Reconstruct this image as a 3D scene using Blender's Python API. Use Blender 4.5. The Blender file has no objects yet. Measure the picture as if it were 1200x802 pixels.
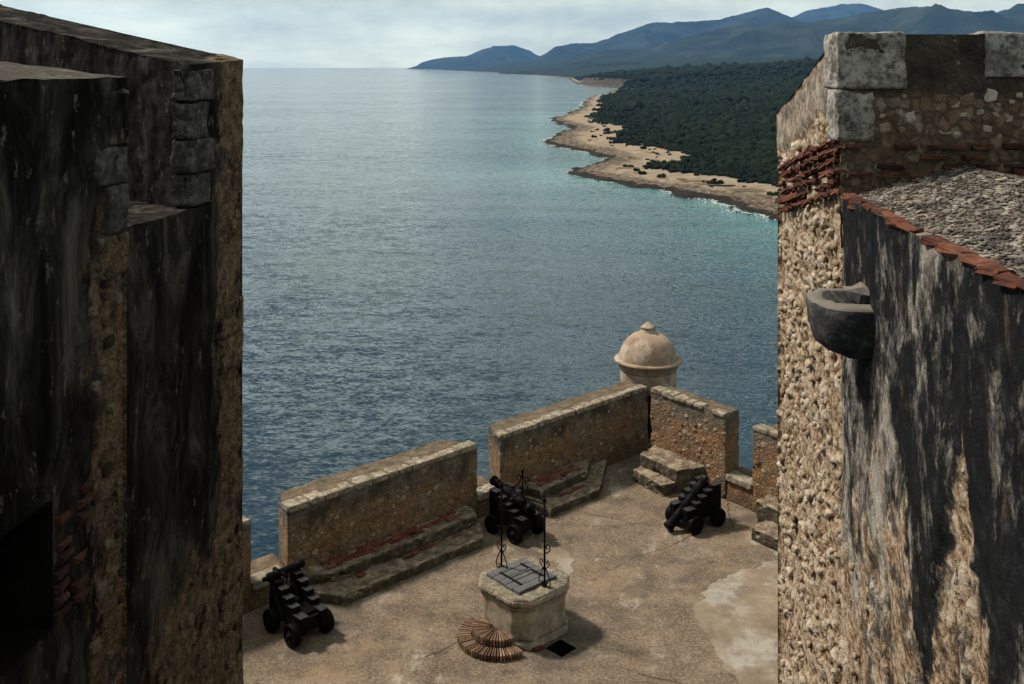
import bpy, bmesh, math, random
import numpy as np
from mathutils import Vector, Matrix

# ------------------------------------------------------------------ camera, light, exposure
scene = bpy.context.scene
COL = scene.collection
EYE = 10.5            # eye height above the gun terrace (terrace is z = 0)
SEA = -55.0

cam_d = bpy.data.cameras.new("camera")
cam_d.sensor_width = 36.0
cam_d.lens = 36.0
cam_d.shift_y = -0.27          # rising/falling front: level camera, verticals stay upright
cam_d.clip_start = 0.1
cam_d.clip_end = 200000.0
cam = bpy.data.objects.new("camera", cam_d)
cam.location = (0, 0, EYE)
cam.rotation_euler = (math.radians(90), 0, 0)
COL.objects.link(cam)
scene.camera = cam

SUN_EL = math.radians(52)
SUN_DIR = Vector((-0.93 * math.cos(SUN_EL), 0.37 * math.cos(SUN_EL), math.sin(SUN_EL))).normalized()
SUN_ROT = math.atan2(SUN_DIR.x, SUN_DIR.y)

world = bpy.data.worlds.new("World")
scene.world = world
world.use_nodes = True
wn, wl = world.node_tree.nodes, world.node_tree.links
wn.clear()
w_out = wn.new("ShaderNodeOutputWorld")
w_bg = wn.new("ShaderNodeBackground")
w_bg.inputs[1].default_value = 0.057
sky = wn.new("ShaderNodeTexSky")
sky.sky_type = 'NISHITA'
sky.sun_disc = False
sky.sun_elevation = SUN_EL
sky.sun_rotation = SUN_ROT
sky.air_density = 1.0
sky.dust_density = 2.0
sky.ozone_density = 1.0
w_tc = wn.new("ShaderNodeTexCoord")
w_sep = wn.new("ShaderNodeSeparateXYZ")
wl.new(w_tc.outputs["Generated"], w_sep.inputs[0])
w_add = wn.new("ShaderNodeMath"); w_add.operation = 'ADD'; w_add.inputs[1].default_value = 0.32
w_abs = wn.new("ShaderNodeMath"); w_abs.operation = 'ABSOLUTE'
wl.new(w_sep.outputs[2], w_abs.inputs[0])
wl.new(w_abs.outputs[0], w_add.inputs[0])
w_dx = wn.new("ShaderNodeMath"); w_dx.operation = 'DIVIDE'
w_dy = wn.new("ShaderNodeMath"); w_dy.operation = 'DIVIDE'
wl.new(w_sep.outputs[0], w_dx.inputs[0]); wl.new(w_add.outputs[0], w_dx.inputs[1])
wl.new(w_sep.outputs[1], w_dy.inputs[0]); wl.new(w_add.outputs[0], w_dy.inputs[1])
w_com = wn.new("ShaderNodeCombineXYZ")
wl.new(w_dx.outputs[0], w_com.inputs[0]); wl.new(w_dy.outputs[0], w_com.inputs[1])
w_cov = wn.new("ShaderNodeTexNoise"); w_cov.inputs["Scale"].default_value = 1.15
w_cov.inputs["Detail"].default_value = 9; w_cov.inputs["Roughness"].default_value = 0.58
w_cov.inputs["Distortion"].default_value = 0.4
wl.new(w_com.outputs[0], w_cov.inputs["Vector"])
w_cr = wn.new("ShaderNodeMapRange"); w_cr.inputs[1].default_value = 0.41; w_cr.inputs[2].default_value = 0.62
w_cr.interpolation_type = 'SMOOTHSTEP'
wl.new(w_cov.outputs["Fac"], w_cr.inputs[0])
w_shade = wn.new("ShaderNodeTexNoise"); w_shade.inputs["Scale"].default_value = 2.2
w_shade.inputs["Detail"].default_value = 7; w_shade.inputs["Roughness"].default_value = 0.6
w_off = wn.new("ShaderNodeVectorMath"); w_off.operation = 'ADD'; w_off.inputs[1].default_value = (7.3, 2.1, 4.0)
wl.new(w_com.outputs[0], w_off.inputs[0]); wl.new(w_off.outputs[0], w_shade.inputs["Vector"])
w_cramp = wn.new("ShaderNodeValToRGB")
w_cramp.color_ramp.elements[0].position = 0.33; w_cramp.color_ramp.elements[0].color = (13.6, 14.2, 11.6, 1)
w_cramp.color_ramp.elements[1].position = 0.66; w_cramp.color_ramp.elements[1].color = (25.0, 25.6, 19.4, 1)
wl.new(w_shade.outputs["Fac"], w_cramp.inputs[0])
w_mix = wn.new("ShaderNodeMix"); w_mix.data_type = 'RGBA'
# broken cloud overhead, closing to a pale veil low down where one looks through it lengthways
w_veil = wn.new("ShaderNodeMapRange"); w_veil.interpolation_type = 'SMOOTHSTEP'
w_veil.inputs[1].default_value = 0.26; w_veil.inputs[2].default_value = 0.03
wl.new(w_abs.outputs[0], w_veil.inputs[0])
w_max = wn.new("ShaderNodeMath"); w_max.operation = 'MAXIMUM'
wl.new(w_cr.outputs[0], w_max.inputs[0]); wl.new(w_veil.outputs[0], w_max.inputs[1])
wl.new(w_max.outputs[0], w_mix.inputs[0])
wl.new(sky.outputs[0], w_mix.inputs[6]); wl.new(w_cramp.outputs[0], w_mix.inputs[7])
wl.new(w_mix.outputs[2], w_bg.inputs[0])
wl.new(w_bg.outputs[0], w_out.inputs[0])

sun_d = bpy.data.lights.new("sun", 'SUN')
sun_d.energy = 4.9
sun_d.angle = math.radians(6.0)
sun_d.color = (1.0, 0.90, 0.77)
sun = bpy.data.objects.new("sun", sun_d)
sun.rotation_euler = (-SUN_DIR).to_track_quat('-Z', 'Y').to_euler()
sun.location = (-20, 10, 40)
COL.objects.link(sun)

scene.view_settings.view_transform = 'Standard'
scene.view_settings.look = 'None'
scene.view_settings.gamma = 1.0
scene.view_settings.use_curve_mapping = False
scene.view_settings.exposure = 0.1
scene.render.engine = 'CYCLES'
scene.cycles.use_denoising = True
scene.cycles.adaptive_threshold = 0.02
scene.cycles.max_bounces = 6
scene.cycles.diffuse_bounces = 3
scene.cycles.glossy_bounces = 3
scene.cycles.volume_bounces = 0
scene.cycles.caustics_reflective = False
scene.cycles.caustics_refractive = False

random.seed(11)
RNG = np.random.default_rng(11)

# ------------------------------------------------------------------ numeric noise
def _hash(ix, iy, iz, seed=0):
    n = (ix.astype(np.int64) * 374761393 + iy.astype(np.int64) * 668265263 + iz.astype(np.int64) * 2147483647 + seed * 974711) & 0xFFFFFFFF
    n = ((n ^ (n >> 13)) * 1274126177) & 0xFFFFFFFF
    n = ((n ^ (n >> 16)) * 2246822519) & 0xFFFFFFFF
    n = n ^ (n >> 15)
    return (n & 0xFFFFFF) / float(0xFFFFFF)

def vnoise(p, seed=0):
    i = np.floor(p); f = p - i; i = i.astype(np.int64)
    f = f * f * (3 - 2 * f)
    r = 0
    for dx in (0, 1):
        wx = f[:, 0] if dx else 1 - f[:, 0]
        for dy in (0, 1):
            wy = f[:, 1] if dy else 1 - f[:, 1]
            for dz in (0, 1):
                wz = f[:, 2] if dz else 1 - f[:, 2]
                r = r + wx * wy * wz * _hash(i[:, 0] + dx, i[:, 1] + dy, i[:, 2] + dz, seed)
    return r

def fbm(p, scale=1.0, octaves=4, gain=0.5, seed=0):
    p = np.asarray(p, float) * scale
    t = 0; a = 1.0; s = 0
    for o in range(octaves):
        t = t + a * (vnoise(p, seed + o * 17) - 0.5); s += a; a *= gain; p = p * 2.03 + 3.7
    return t / s * 2

def worley(p, scale=1.0, seed=0):
    """distance to the nearest feature point, and the difference to the second"""
    p = np.asarray(p, float) * scale
    i = np.floor(p).astype(np.int64)
    f1 = np.full(len(p), 9.0); f2 = np.full(len(p), 9.0); idv = np.zeros(len(p))
    for dx in (-1, 0, 1):
        for dy in (-1, 0, 1):
            for dz in (-1, 0, 1):
                c = i + np.array([dx, dy, dz])
                q = np.stack([c[:, k] + _hash(c[:, 0], c[:, 1], c[:, 2], seed + 3 * k + 1) for k in range(3)], 1)
                d = np.sqrt(((q - p) ** 2).sum(1))
                near = d < f1
                f2 = np.where(near, f1, np.minimum(f2, d))
                idv = np.where(near, _hash(c[:, 0], c[:, 1], c[:, 2], seed + 77), idv)
                f1 = np.where(near, d, f1)
    return f1, f2 - f1, idv

def sstep(x, a, b):
    t = np.clip((x - a) / (b - a), 0, 1)
    return t * t * (3 - 2 * t)

# ------------------------------------------------------------------ material kit
class Mat:
    def __init__(self, name):
        self.m = bpy.data.materials.new(name); self.m.use_nodes = True
        self.n = self.m.node_tree.nodes; self.l = self.m.node_tree.links
        self.n.clear()
        self.o = self.n.new("ShaderNodeOutputMaterial")
        self.g = self.n.new("ShaderNodeNewGeometry")
        self.P = self.g.outputs["Position"]
        self._sep = None
    def link(self, v, sock):
        if isinstance(v, (int, float)): sock.default_value = v
        elif isinstance(v, (tuple, list)):
            sock.default_value = tuple(v) + ((1,) if len(v) == 3 and len(sock.default_value) == 4 else ())
        else: self.l.new(v, sock)
    def sep(self):
        if self._sep is None:
            self._sep = self.n.new("ShaderNodeSeparateXYZ"); self.l.new(self.P, self._sep.inputs[0])
        return self._sep.outputs
    def scale(self, v, s):
        m = self.n.new("ShaderNodeVectorMath"); m.operation = 'MULTIPLY'
        self.link(v, m.inputs[0]); m.inputs[1].default_value = s
        return m.outputs[0]
    def objco(self):
        t = self.n.new("ShaderNodeTexCoord"); return t.outputs["Object"]
    def noise(self, scale, detail=5, rough=0.6, vec=None, dist=0.0, color=False):
        t = self.n.new("ShaderNodeTexNoise")
        t.inputs["Scale"].default_value = scale; t.inputs["Detail"].default_value = detail
        t.inputs["Roughness"].default_value = rough; t.inputs["Distortion"].default_value = dist
        self.l.new(vec if vec is not None else self.P, t.inputs["Vector"])
        return t.outputs["Color" if color else "Fac"]
    def vor(self, scale, vec=None, feature='F1', out="Distance", rnd=1.0):
        t = self.n.new("ShaderNodeTexVoronoi"); t.feature = feature
        t.inputs["Scale"].default_value = scale; t.inputs["Randomness"].default_value = rnd
        self.l.new(vec if vec is not None else self.P, t.inputs["Vector"])
        return t.outputs[out]
    def warp(self, amount, scale, vec=None, detail=3):
        c = self.noise(scale, detail, 0.6, vec, color=True)
        s = self.n.new("ShaderNodeVectorMath"); s.operation = 'SUBTRACT'; self.l.new(c, s.inputs[0]); s.inputs[1].default_value = (.5, .5, .5)
        m = self.n.new("ShaderNodeVectorMath"); m.operation = 'SCALE'; self.l.new(s.outputs[0], m.inputs[0]); m.inputs[3].default_value = amount
        a = self.n.new("ShaderNodeVectorMath"); a.operation = 'ADD'; self.l.new(vec if vec is not None else self.P, a.inputs[0]); self.l.new(m.outputs[0], a.inputs[1])
        return a.outputs[0]
    def math(self, op, a, b=0.0, clamp=False):
        t = self.n.new("ShaderNodeMath"); t.operation = op; t.use_clamp = clamp
        self.link(a, t.inputs[0]); self.link(b, t.inputs[1])
        return t.outputs[0]
    def step(self, v, a, b, lo=0.0, hi=1.0):
        t = self.n.new("ShaderNodeMapRange"); t.interpolation_type = 'SMOOTHSTEP'
        self.link(v, t.inputs[0]); t.inputs[1].default_value = a; t.inputs[2].default_value = b
        t.inputs[3].default_value = lo; t.inputs[4].default_value = hi
        return t.outputs[0]
    def ramp(self, fac, stops, interp='LINEAR'):
        t = self.n.new("ShaderNodeValToRGB"); r = t.color_ramp; r.interpolation = interp
        while len(r.elements) < len(stops): r.elements.new(0.5)
        for e, (p, c) in zip(r.elements, stops): e.position = p; e.color = tuple(c) + (1,)
        self.l.new(fac, t.inputs[0]); return t.outputs[0]
    def mix(self, fac, a, b, mode='MIX'):
        t = self.n.new("ShaderNodeMix"); t.data_type = 'RGBA'; t.blend_type = mode
        self.link(fac, t.inputs[0]); self.link(a, t.inputs[6]); self.link(b, t.inputs[7])
        return t.outputs[2]
    def mixf(self, fac, a, b):
        t = self.n.new("ShaderNodeMix"); t.data_type = 'FLOAT'
        self.link(fac, t.inputs[0]); self.link(a, t.inputs[2]); self.link(b, t.inputs[3])
        return t.outputs[0]
    def wear(self, a=.52, b=.58):
        return self.step(self.g.outputs["Pointiness"], a, b)
    def rand(self):
        t = self.n.new("ShaderNodeObjectInfo"); return t.outputs["Random"]
    def attr(self, name):
        t = self.n.new("ShaderNodeAttribute"); t.attribute_name = name; return t.outputs["Fac"]
    def bump(self, h, strength=1.0, dist=0.01, normal=None):
        t = self.n.new("ShaderNodeBump"); t.inputs["Strength"].default_value = strength; t.inputs["Distance"].default_value = dist
        self.l.new(h, t.inputs["Height"])
        if normal is not None: self.l.new(normal, t.inputs["Normal"])
        return t.outputs[0]
    def done(self, color, rough=0.9, normal=None, spec=0.25, metal=0.0):
        b = self.n.new("ShaderNodeBsdfPrincipled")
        self.link(color, b.inputs["Base Color"]); self.link(rough, b.inputs["Roughness"])
        b.inputs["Specular IOR Level"].default_value = spec
        self.link(metal, b.inputs["Metallic"])
        if normal is not None: self.l.new(normal, b.inputs["Normal"])
        self.l.new(b.outputs[0], self.o.inputs[0])
        self.b = b
        return self.m

def rubble(k, scale, cols, mortar, vec=None, warp=0.06):
    """coral-stone rubble set in mortar: colour and height"""
    v = k.warp(warp, 6.0, vec)
    d = k.vor(scale, v, 'DISTANCE_TO_EDGE')
    c = k.vor(scale, v, 'F1', 'Color')
    sc = k.n.new("ShaderNodeSeparateColor"); k.l.new(c, sc.inputs[0])
    fine = k.noise(scale * 3.2, 6, 0.7, vec)
    tone = k.math('ADD', k.math('MULTIPLY', sc.outputs[0], 0.6), k.math('MULTIPLY', fine, 0.5))
    stops = [(0.15 + 0.75 * i / (len(cols) - 1), c_) for i, c_ in enumerate(cols)]
    stone = k.ramp(tone, stops)
    edge = k.step(k.math('ADD', d, k.math('MULTIPLY', k.math('SUBTRACT', k.noise(scale * 2.3, 5, .7, vec), .5), .35)), -0.02, 0.24)
    col = k.mix(k.math('MULTIPLY', edge, .8), mortar, stone)
    pit = k.vor(scale * 2.6, v, 'F1')
    h = k.math('ADD', k.math('MULTIPLY', edge, 0.6), k.math('ADD', k.math('MULTIPLY', fine, 0.7), k.math('MULTIPLY', pit, 0.35)))
    return col, h

MATS = {}
def m_rubble_bright():
    k = Mat("sunlit_coral_rubble")
    lump = k.attr("lump")
    fine = k.noise(38, 6, .72)
    tone = k.math('ADD', k.math('MULTIPLY', lump, .36), k.math('ADD', k.math('MULTIPLY', fine, .70), k.math('MULTIPLY', k.noise(3.0, 5, .65), .38)))
    colr = k.ramp(tone, [(.48, (.04, .027, .019)), (.57, (.18, .115, .068)), (.65, (.34, .25, .165)), (.76, (.48, .40, .305)), (.92, (.62, .56, .475))])
    rust = k.step(k.noise(4.5, 6, .68), .52, .64)
    colr = k.mix(k.math('MULTIPLY', rust, .5), colr, k.mix(.5, colr, (.30, .13, .05)))
    pit = k.step(k.noise(17, 5, .66), .565, .63)
    colr = k.mix(k.math('MULTIPLY', pit, .8), colr, (.06, .042, .028))
    hr = k.math('SUBTRACT', k.math('ADD', fine, k.math('MULTIPLY', k.noise(11, 5, .65), .6)), k.math('MULTIPLY', pit, .5))
    return colr, hr, k

def m_rubble_cells():
    k = Mat("coral_rubble_cells")
    col, h = rubble(k, 11, [(.19, .125, .075), (.37, .275, .18), (.50, .42, .325), (.64, .58, .50)], (.27, .20, .145), warp=.09)
    stain = k.step(k.noise(2.2, 6, .65), .52, .68)
    col = k.mix(k.math('MULTIPLY', stain, .5), col, (.30, .15, .065))
    hole = k.step(k.noise(9.5, 5, .62), .57, .65)
    col = k.mix(k.math('MULTIPLY', hole, .75), col, (.055, .042, .03))
    smo = k.step(k.noise(3.4, 5, .62), .50, .60)
    mort = k.ramp(k.noise(26, 7, .75), [(.3, (.18, .13, .085)), (.5, (.36, .28, .195)), (.7, (.52, .44, .34))])
    col = k.mix(k.math('MULTIPLY', smo, .75), col, mort)
    h2 = k.math('SUBTRACT', h, k.math('MULTIPLY', hole, .9))
    h2 = k.mixf(k.math('MULTIPLY', smo, .6), h2, k.math('ADD', k.noise(22, 6, .75), .4))
    return col, h2, k

def m_right_wall():
    col, h, k = m_rubble_bright()
    X, Y, Z = k.sep()
    low = k.noise(.9, 5, .6)
    # plaster with black mould and pale lime streaks
    nb = k.noise(1.0, 5, .6, k.scale(k.P, (2.1, 2.1, 1.25)), dist=.5)
    nm = k.noise(1.0, 6, .68, k.scale(k.P, (10, 10, 5.5)), dist=.5)
    nf = k.noise(1.0, 5, .7, k.scale(k.P, (40, 40, 24)), dist=.6)
    st = k.math('ADD', k.math('ADD', k.math('MULTIPLY', nb, .58), k.math('MULTIPLY', nm, .28)), k.math('MULTIPLY', nf, .14))
    grain = k.noise(60, 4, .7)
    black = k.ramp(k.noise(9, 6, .7), [(.3, (.004, .0045, .005)), (.55, (.012, .0135, .0155)), (.75, (.045, .046, .047))])
    lime = k.ramp(k.noise(14, 6, .7), [(.3, (.17, .155, .14)), (.55, (.31, .285, .255)), (.75, (.46, .43, .385))])
    # more lime in a band a little way below the coping near the corner
    pos = k.math('MULTIPLY', k.step(Y, 5.3, 6.6), k.step(Z, 9.45, 8.5))
    thr = k.math('ADD', k.math('MULTIPLY', pos, .07), st)
    wmask = k.step(thr, .49, .66)
    midg = k.ramp(k.noise(22, 6, .75), [(.32, (.03, .032, .034)), (.55, (.12, .112, .10)), (.72, (.24, .215, .185))])
    plaster = k.mix(k.step(wmask, .05, .45), black, midg)
    plaster = k.mix(k.step(k.math('ADD', wmask, k.math('MULTIPLY', k.math('SUBTRACT', nf, .5), .9)), .5, .85), plaster, lime)
    brown = k.step(k.noise(3.1, 6, .7, k.scale(k.P, (2, 2, .5))), .60, .70)
    plaster = k.mix(k.math('MULTIPLY', brown, .6), plaster, (.13, .085, .055))
    # where plaster has fallen off
    e1 = k.math('ADD', Y, k.math('MULTIPLY', k.math('SUBTRACT', k.noise(5, 6, .65), .5), .55))
    m1 = k.step(e1, 7.20, 7.32)
    e2 = k.math('ADD', Z, k.math('MULTIPLY', k.math('SUBTRACT', k.noise(2.2, 7, .65, k.scale(k.P, (1.3, 1.3, .55))), .5), 6.0))
    m2 = k.math('MULTIPLY', k.step(e2, 7.55, 7.2), k.step(e1, 4.35, 4.7))
    wob = k.math('MULTIPLY', k.math('SUBTRACT', k.noise(4.5, 6, .65), .5), .45)
    half = k.math('SUBTRACT', k.math('MULTIPLY', k.math('SUBTRACT', 8.75, Z), .30), k.math('ABSOLUTE', k.math('ADD', k.math('SUBTRACT', Y, 4.95), wob)))
    m3 = k.step(half, -.03, .06)
    m2 = k.math('MAXIMUM', m2, m3)
    msk = k.math('MAXIMUM', m1, m2)
    dark2 = k.step(k.noise(4, 7, .7), .50, .60)
    colr = k.mix(k.math('MULTIPLY', k.math('MULTIPLY', dark2, k.step(Y, 7.4, 6.6)), .85), col, (.04, .04, .04))
    # weathered cement skin on the parapet cheek above the bricks
    par = k.math('ADD', k.math('ADD', Z, k.math('MULTIPLY', Y, .26)), k.math('MULTIPLY', k.math('SUBTRACT', k.noise(5, 6, .7), .5), .22))
    skin = k.step(par, 12.16, 12.22)
    skinc = k.ramp(k.noise(7, 7, .7), [(.32, (.06, .055, .05)), (.48, (.22, .195, .165)), (.62, (.46, .42, .36))])
    lichen = k.step(k.noise(4.5, 5, .7), .47, .53)
    skinc = k.mix(k.math('MULTIPLY', lichen, .55), skinc, colr)
    out = k.mix(msk, plaster, colr)
    out = k.mix(k.math('MULTIPLY', skin, k.step(Y, 7.1, 7.2)), out, skinc)
    hp = k.math('ADD', k.math('MULTIPLY', st, 1.0), k.math('ADD', k.math('MULTIPLY', wmask, .12), k.math('MULTIPLY', grain, .14)))
    hh = k.mixf(msk, hp, h)
    hh = k.math('ADD', hh, k.math('MULTIPLY', grain, .2))
    return k.done(out, .93, k.bump(hh, .9, .028), spec=.06)

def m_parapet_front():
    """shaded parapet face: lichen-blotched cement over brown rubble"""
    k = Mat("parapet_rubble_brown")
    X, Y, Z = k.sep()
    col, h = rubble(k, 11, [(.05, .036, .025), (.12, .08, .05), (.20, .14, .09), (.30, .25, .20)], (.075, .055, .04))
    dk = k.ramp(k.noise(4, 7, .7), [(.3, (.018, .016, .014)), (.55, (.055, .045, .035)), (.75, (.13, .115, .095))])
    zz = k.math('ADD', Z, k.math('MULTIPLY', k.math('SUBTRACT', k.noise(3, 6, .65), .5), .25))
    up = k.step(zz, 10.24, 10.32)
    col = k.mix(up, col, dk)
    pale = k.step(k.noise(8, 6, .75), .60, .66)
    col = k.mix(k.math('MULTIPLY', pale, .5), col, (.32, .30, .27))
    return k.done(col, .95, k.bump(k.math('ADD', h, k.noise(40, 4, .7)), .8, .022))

def m_left_wall():
    k = Mat("plaster_darkened_for_shade")
    X, Y, Z = k.sep()
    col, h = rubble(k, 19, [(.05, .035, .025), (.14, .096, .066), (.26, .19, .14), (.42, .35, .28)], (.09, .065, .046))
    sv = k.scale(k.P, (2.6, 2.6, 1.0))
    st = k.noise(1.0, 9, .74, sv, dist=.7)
    black = k.ramp(st, [(.32, (.003, .003, .003)), (.44, (.009, .0086, .008)), (.53, (.026, .0245, .022)), (.62, (.065, .061, .054)), (.74, (.15, .14, .125))])  # base colour pushed near black to carry the shade on this wall
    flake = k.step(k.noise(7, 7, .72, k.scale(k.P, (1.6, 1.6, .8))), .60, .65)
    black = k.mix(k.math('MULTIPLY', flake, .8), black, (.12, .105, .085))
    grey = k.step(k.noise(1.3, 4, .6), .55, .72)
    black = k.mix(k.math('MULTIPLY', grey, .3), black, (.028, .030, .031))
    ny = k.math('MULTIPLY', k.math('SUBTRACT', k.noise(3.2, 7, .68, k.scale(k.P, (1.4, 1.4, .8))), .5), 1.1)
    yy = k.math('ADD', Y, ny)
    # fallen plaster along both arrises and low on the far face
    a1 = k.math('MULTIPLY', k.step(yy, 5.98, 6.16), k.step(Y, 6.75, 6.7))
    a1 = k.math('MULTIPLY', a1, k.step(k.math('ADD', Z, ny), 9.85, 9.2))
    a2 = k.math('MULTIPLY', k.step(yy, 8.50, 8.62), k.step(X, -2.66, -2.6))
    a3 = k.math('MULTIPLY', k.step(k.math('ADD', Z, k.math('MULTIPLY', ny, 1.6)), 6.7, 6.2), k.step(yy, 7.35, 7.6))
    msk = k.math('MAXIMUM', k.math('MAXIMUM', a1, a2), k.math('MULTIPLY', a3, .9))
    msk = k.math('MULTIPLY', msk, k.step(k.noise(4.5, 7, .7), .36, .48))
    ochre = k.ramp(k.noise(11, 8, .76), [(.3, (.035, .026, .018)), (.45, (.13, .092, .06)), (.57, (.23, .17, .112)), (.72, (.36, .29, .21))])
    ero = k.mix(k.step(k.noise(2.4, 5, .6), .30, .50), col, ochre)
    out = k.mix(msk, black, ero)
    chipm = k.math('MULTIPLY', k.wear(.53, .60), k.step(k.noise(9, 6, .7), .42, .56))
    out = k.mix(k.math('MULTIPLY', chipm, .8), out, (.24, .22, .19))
    hh = k.mixf(msk, k.math('ADD', k.math('MULTIPLY', st, .5), k.math('MULTIPLY', k.noise(45, 4, .7), .25)), h)
    return k.done(out, .95, k.bump(hh, .9, .03), spec=.02)

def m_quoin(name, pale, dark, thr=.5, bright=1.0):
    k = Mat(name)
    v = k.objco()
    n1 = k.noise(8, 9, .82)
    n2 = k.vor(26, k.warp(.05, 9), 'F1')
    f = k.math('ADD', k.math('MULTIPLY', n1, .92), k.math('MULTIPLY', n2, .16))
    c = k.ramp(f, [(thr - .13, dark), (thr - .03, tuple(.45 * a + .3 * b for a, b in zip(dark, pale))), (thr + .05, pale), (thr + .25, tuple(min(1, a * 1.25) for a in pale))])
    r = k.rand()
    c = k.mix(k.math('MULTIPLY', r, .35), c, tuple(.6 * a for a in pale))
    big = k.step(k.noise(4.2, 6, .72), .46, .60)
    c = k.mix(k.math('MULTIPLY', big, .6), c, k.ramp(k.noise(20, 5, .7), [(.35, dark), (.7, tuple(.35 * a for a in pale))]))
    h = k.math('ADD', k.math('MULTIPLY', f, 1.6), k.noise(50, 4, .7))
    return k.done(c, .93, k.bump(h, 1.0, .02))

def m_merlon(name, warm=1.0, mould=1.0, ztop=1.75):
    k = Mat(name)
    X, Y, Z = k.sep()
    w = warm
    col, h = rubble(k, 12, [(.10 * w, .062, .034), (.21 * w, .145, .08), (.30 * w, .22, .135), (.40, .34, .26)], (.13 * w, .085, .05))
    ochre = k.step(k.noise(1.3, 5, .6), .44, .62)
    col = k.mix(k.math('MULTIPLY', ochre, .65), col, k.ramp(k.noise(7, 5, .7), [(.3, (.09, .048, .020)), (.7, (.33, .175, .068))]))
    earth = k.ramp(k.noise(6, 9, .78), [(.30, (.05 * w, .033, .019)), (.45, (.15 * w, .090, .045)), (.57, (.26 * w, .16, .08)), (.72, (.38, .28, .18))])
    col = k.mix(k.step(k.noise(2.3, 7, .7), .40, .58), col, earth)
    grey = k.ramp(k.noise(5, 7, .72), [(.28, (.03, .027, .023)), (.5, (.12, .105, .085)), (.66, (.28, .255, .215)), (.8, (.42, .39, .34))])
    g1 = k.step(k.noise(1.7, 6, .65), .50, .60)
    zz = k.math('ADD', Z, k.math('MULTIPLY', k.math('SUBTRACT', k.noise(2.6, 7, .7, k.scale(k.P, (1, 1, .45))), .5), 1.25))
    drip = k.noise(1.0, 6, .65, k.scale(k.P, (2.6, 2.6, .35)))
    zz = k.math('ADD', zz, k.math('MULTIPLY', k.math('SUBTRACT', drip, .5), 1.6))
    top = k.step(zz, ztop - .62, ztop - .22)
    col = k.mix(k.math('MULTIPLY', g1, .5), col, grey)
    col = k.mix(k.math('MULTIPLY', top, .92), col, k.mix(k.math('MULTIPLY', k.step(k.noise(2.5, 5, .6), .45, .6), .9 * mould), grey, (.028, .024, .02)))
    bot = k.step(zz, .62, .25)
    col = k.mix(k.math('MULTIPLY', bot, .5), col, (.06, .048, .035))
    # horizontal top: brown crust
    gn = k.n.new("ShaderNodeSeparateXYZ"); k.l.new(k.g.outputs["True Normal"], gn.inputs[0])
    flat = k.step(gn.outputs[2], .72, .9)
    crust = k.ramp(k.noise(4, 7, .72), [(.3, (.05, .038, .026)), (.5, (.125, .092, .06)), (.7, (.22, .17, .115))])
    col = k.mix(flat, col, crust)
    hh = k.math('ADD', h, k.math('MULTIPLY', k.noise(30, 5, .7), .5))
    return k.done(col, .94, k.bump(hh, .9, .03))

def m_coping():
    k = Mat("coping_limestone")
    c = k.ramp(k.noise(7, 7, .72), [(.28, (.05, .042, .034)), (.44, (.16, .135, .10)), (.58, (.35, .305, .24)), (.75, (.52, .47, .39))])
    r = k.rand()
    c = k.mix(k.math('MULTIPLY', r, .5), c, k.ramp(k.noise(9, 5, .7), [(.35, (.07, .055, .04)), (.65, (.30, .24, .17))]))
    return k.done(c, .93, k.bump(k.noise(22, 6, .75), .8, .03))

def m_step():
    k = Mat("step_stone_painted_edge_light")
    col = k.ramp(k.noise(4.5, 7, .72), [(.28, (.035, .028, .021)), (.45, (.13, .10, .07)), (.58, (.27, .215, .15)), (.74, (.44, .37, .27))])
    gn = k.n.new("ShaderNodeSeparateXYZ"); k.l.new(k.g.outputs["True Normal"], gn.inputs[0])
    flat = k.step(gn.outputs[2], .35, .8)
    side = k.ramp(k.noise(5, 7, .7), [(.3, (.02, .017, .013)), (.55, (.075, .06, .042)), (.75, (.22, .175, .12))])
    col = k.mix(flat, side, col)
    col = k.mix(k.math('MULTIPLY', k.wear(.515, .56), .7), col, k.ramp(k.noise(12, 6, .7), [(.35, (.16, .125, .085)), (.65, (.48, .41, .31))]))  # pale highlight painted along the lit step edges
    sp = k.step(k.vor(30, k.warp(.04, 12), 'F1'), .16, .05)
    col = k.mix(k.math('MULTIPLY', sp, .6), col, (.03, .025, .02))
    h = k.math('SUBTRACT', k.noise(14, 7, .75), k.math('MULTIPLY', sp, .3))
    return k.done(col, .94, k.bump(h, .9, .03))

def m_stone(name, cols):
    k = Mat(name)
    r = k.rand()
    n = k.noise(14, 6, .7)
    f = k.math('ADD', k.math('MULTIPLY', r, .6), k.math('MULTIPLY', n, .5))
    c = k.ramp(f, [(.2 + .62 * i / (len(cols) - 1), q) for i, q in enumerate(cols)])
    hole = k.step(k.noise(38, 4, .65), .58, .66)
    c = k.mix(k.math('MULTIPLY', hole, .7), c, (.06, .045, .03))
    h = k.math('SUBTRACT', k.noise(24, 6, .75), k.math('MULTIPLY', hole, .5))
    return k.done(c, .94, k.bump(h, .8, .02))

def m_brick(name, cols, soot=.4):
    k = Mat(name)
    r = k.rand()
    f = k.math('ADD', k.math('MULTIPLY', r, .55), k.math('MULTIPLY', k.noise(16, 6, .7), .55))
    c = k.ramp(f, [(.2 + .6 * i / (len(cols) - 1), q) for i, q in enumerate(cols)])
    s = k.step(k.noise(9, 8, .75), .46, .60)
    c = k.mix(k.math('MULTIPLY', s, soot), c, (.022, .017, .014))
    dust = k.step(k.noise(13, 7, .75), .57, .68)
    c = k.mix(k.math('MULTIPLY', dust, .45), c, (.26, .20, .15))
    return k.done(c, .92, k.bump(k.noise(40, 6, .75), .7, .012))

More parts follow.
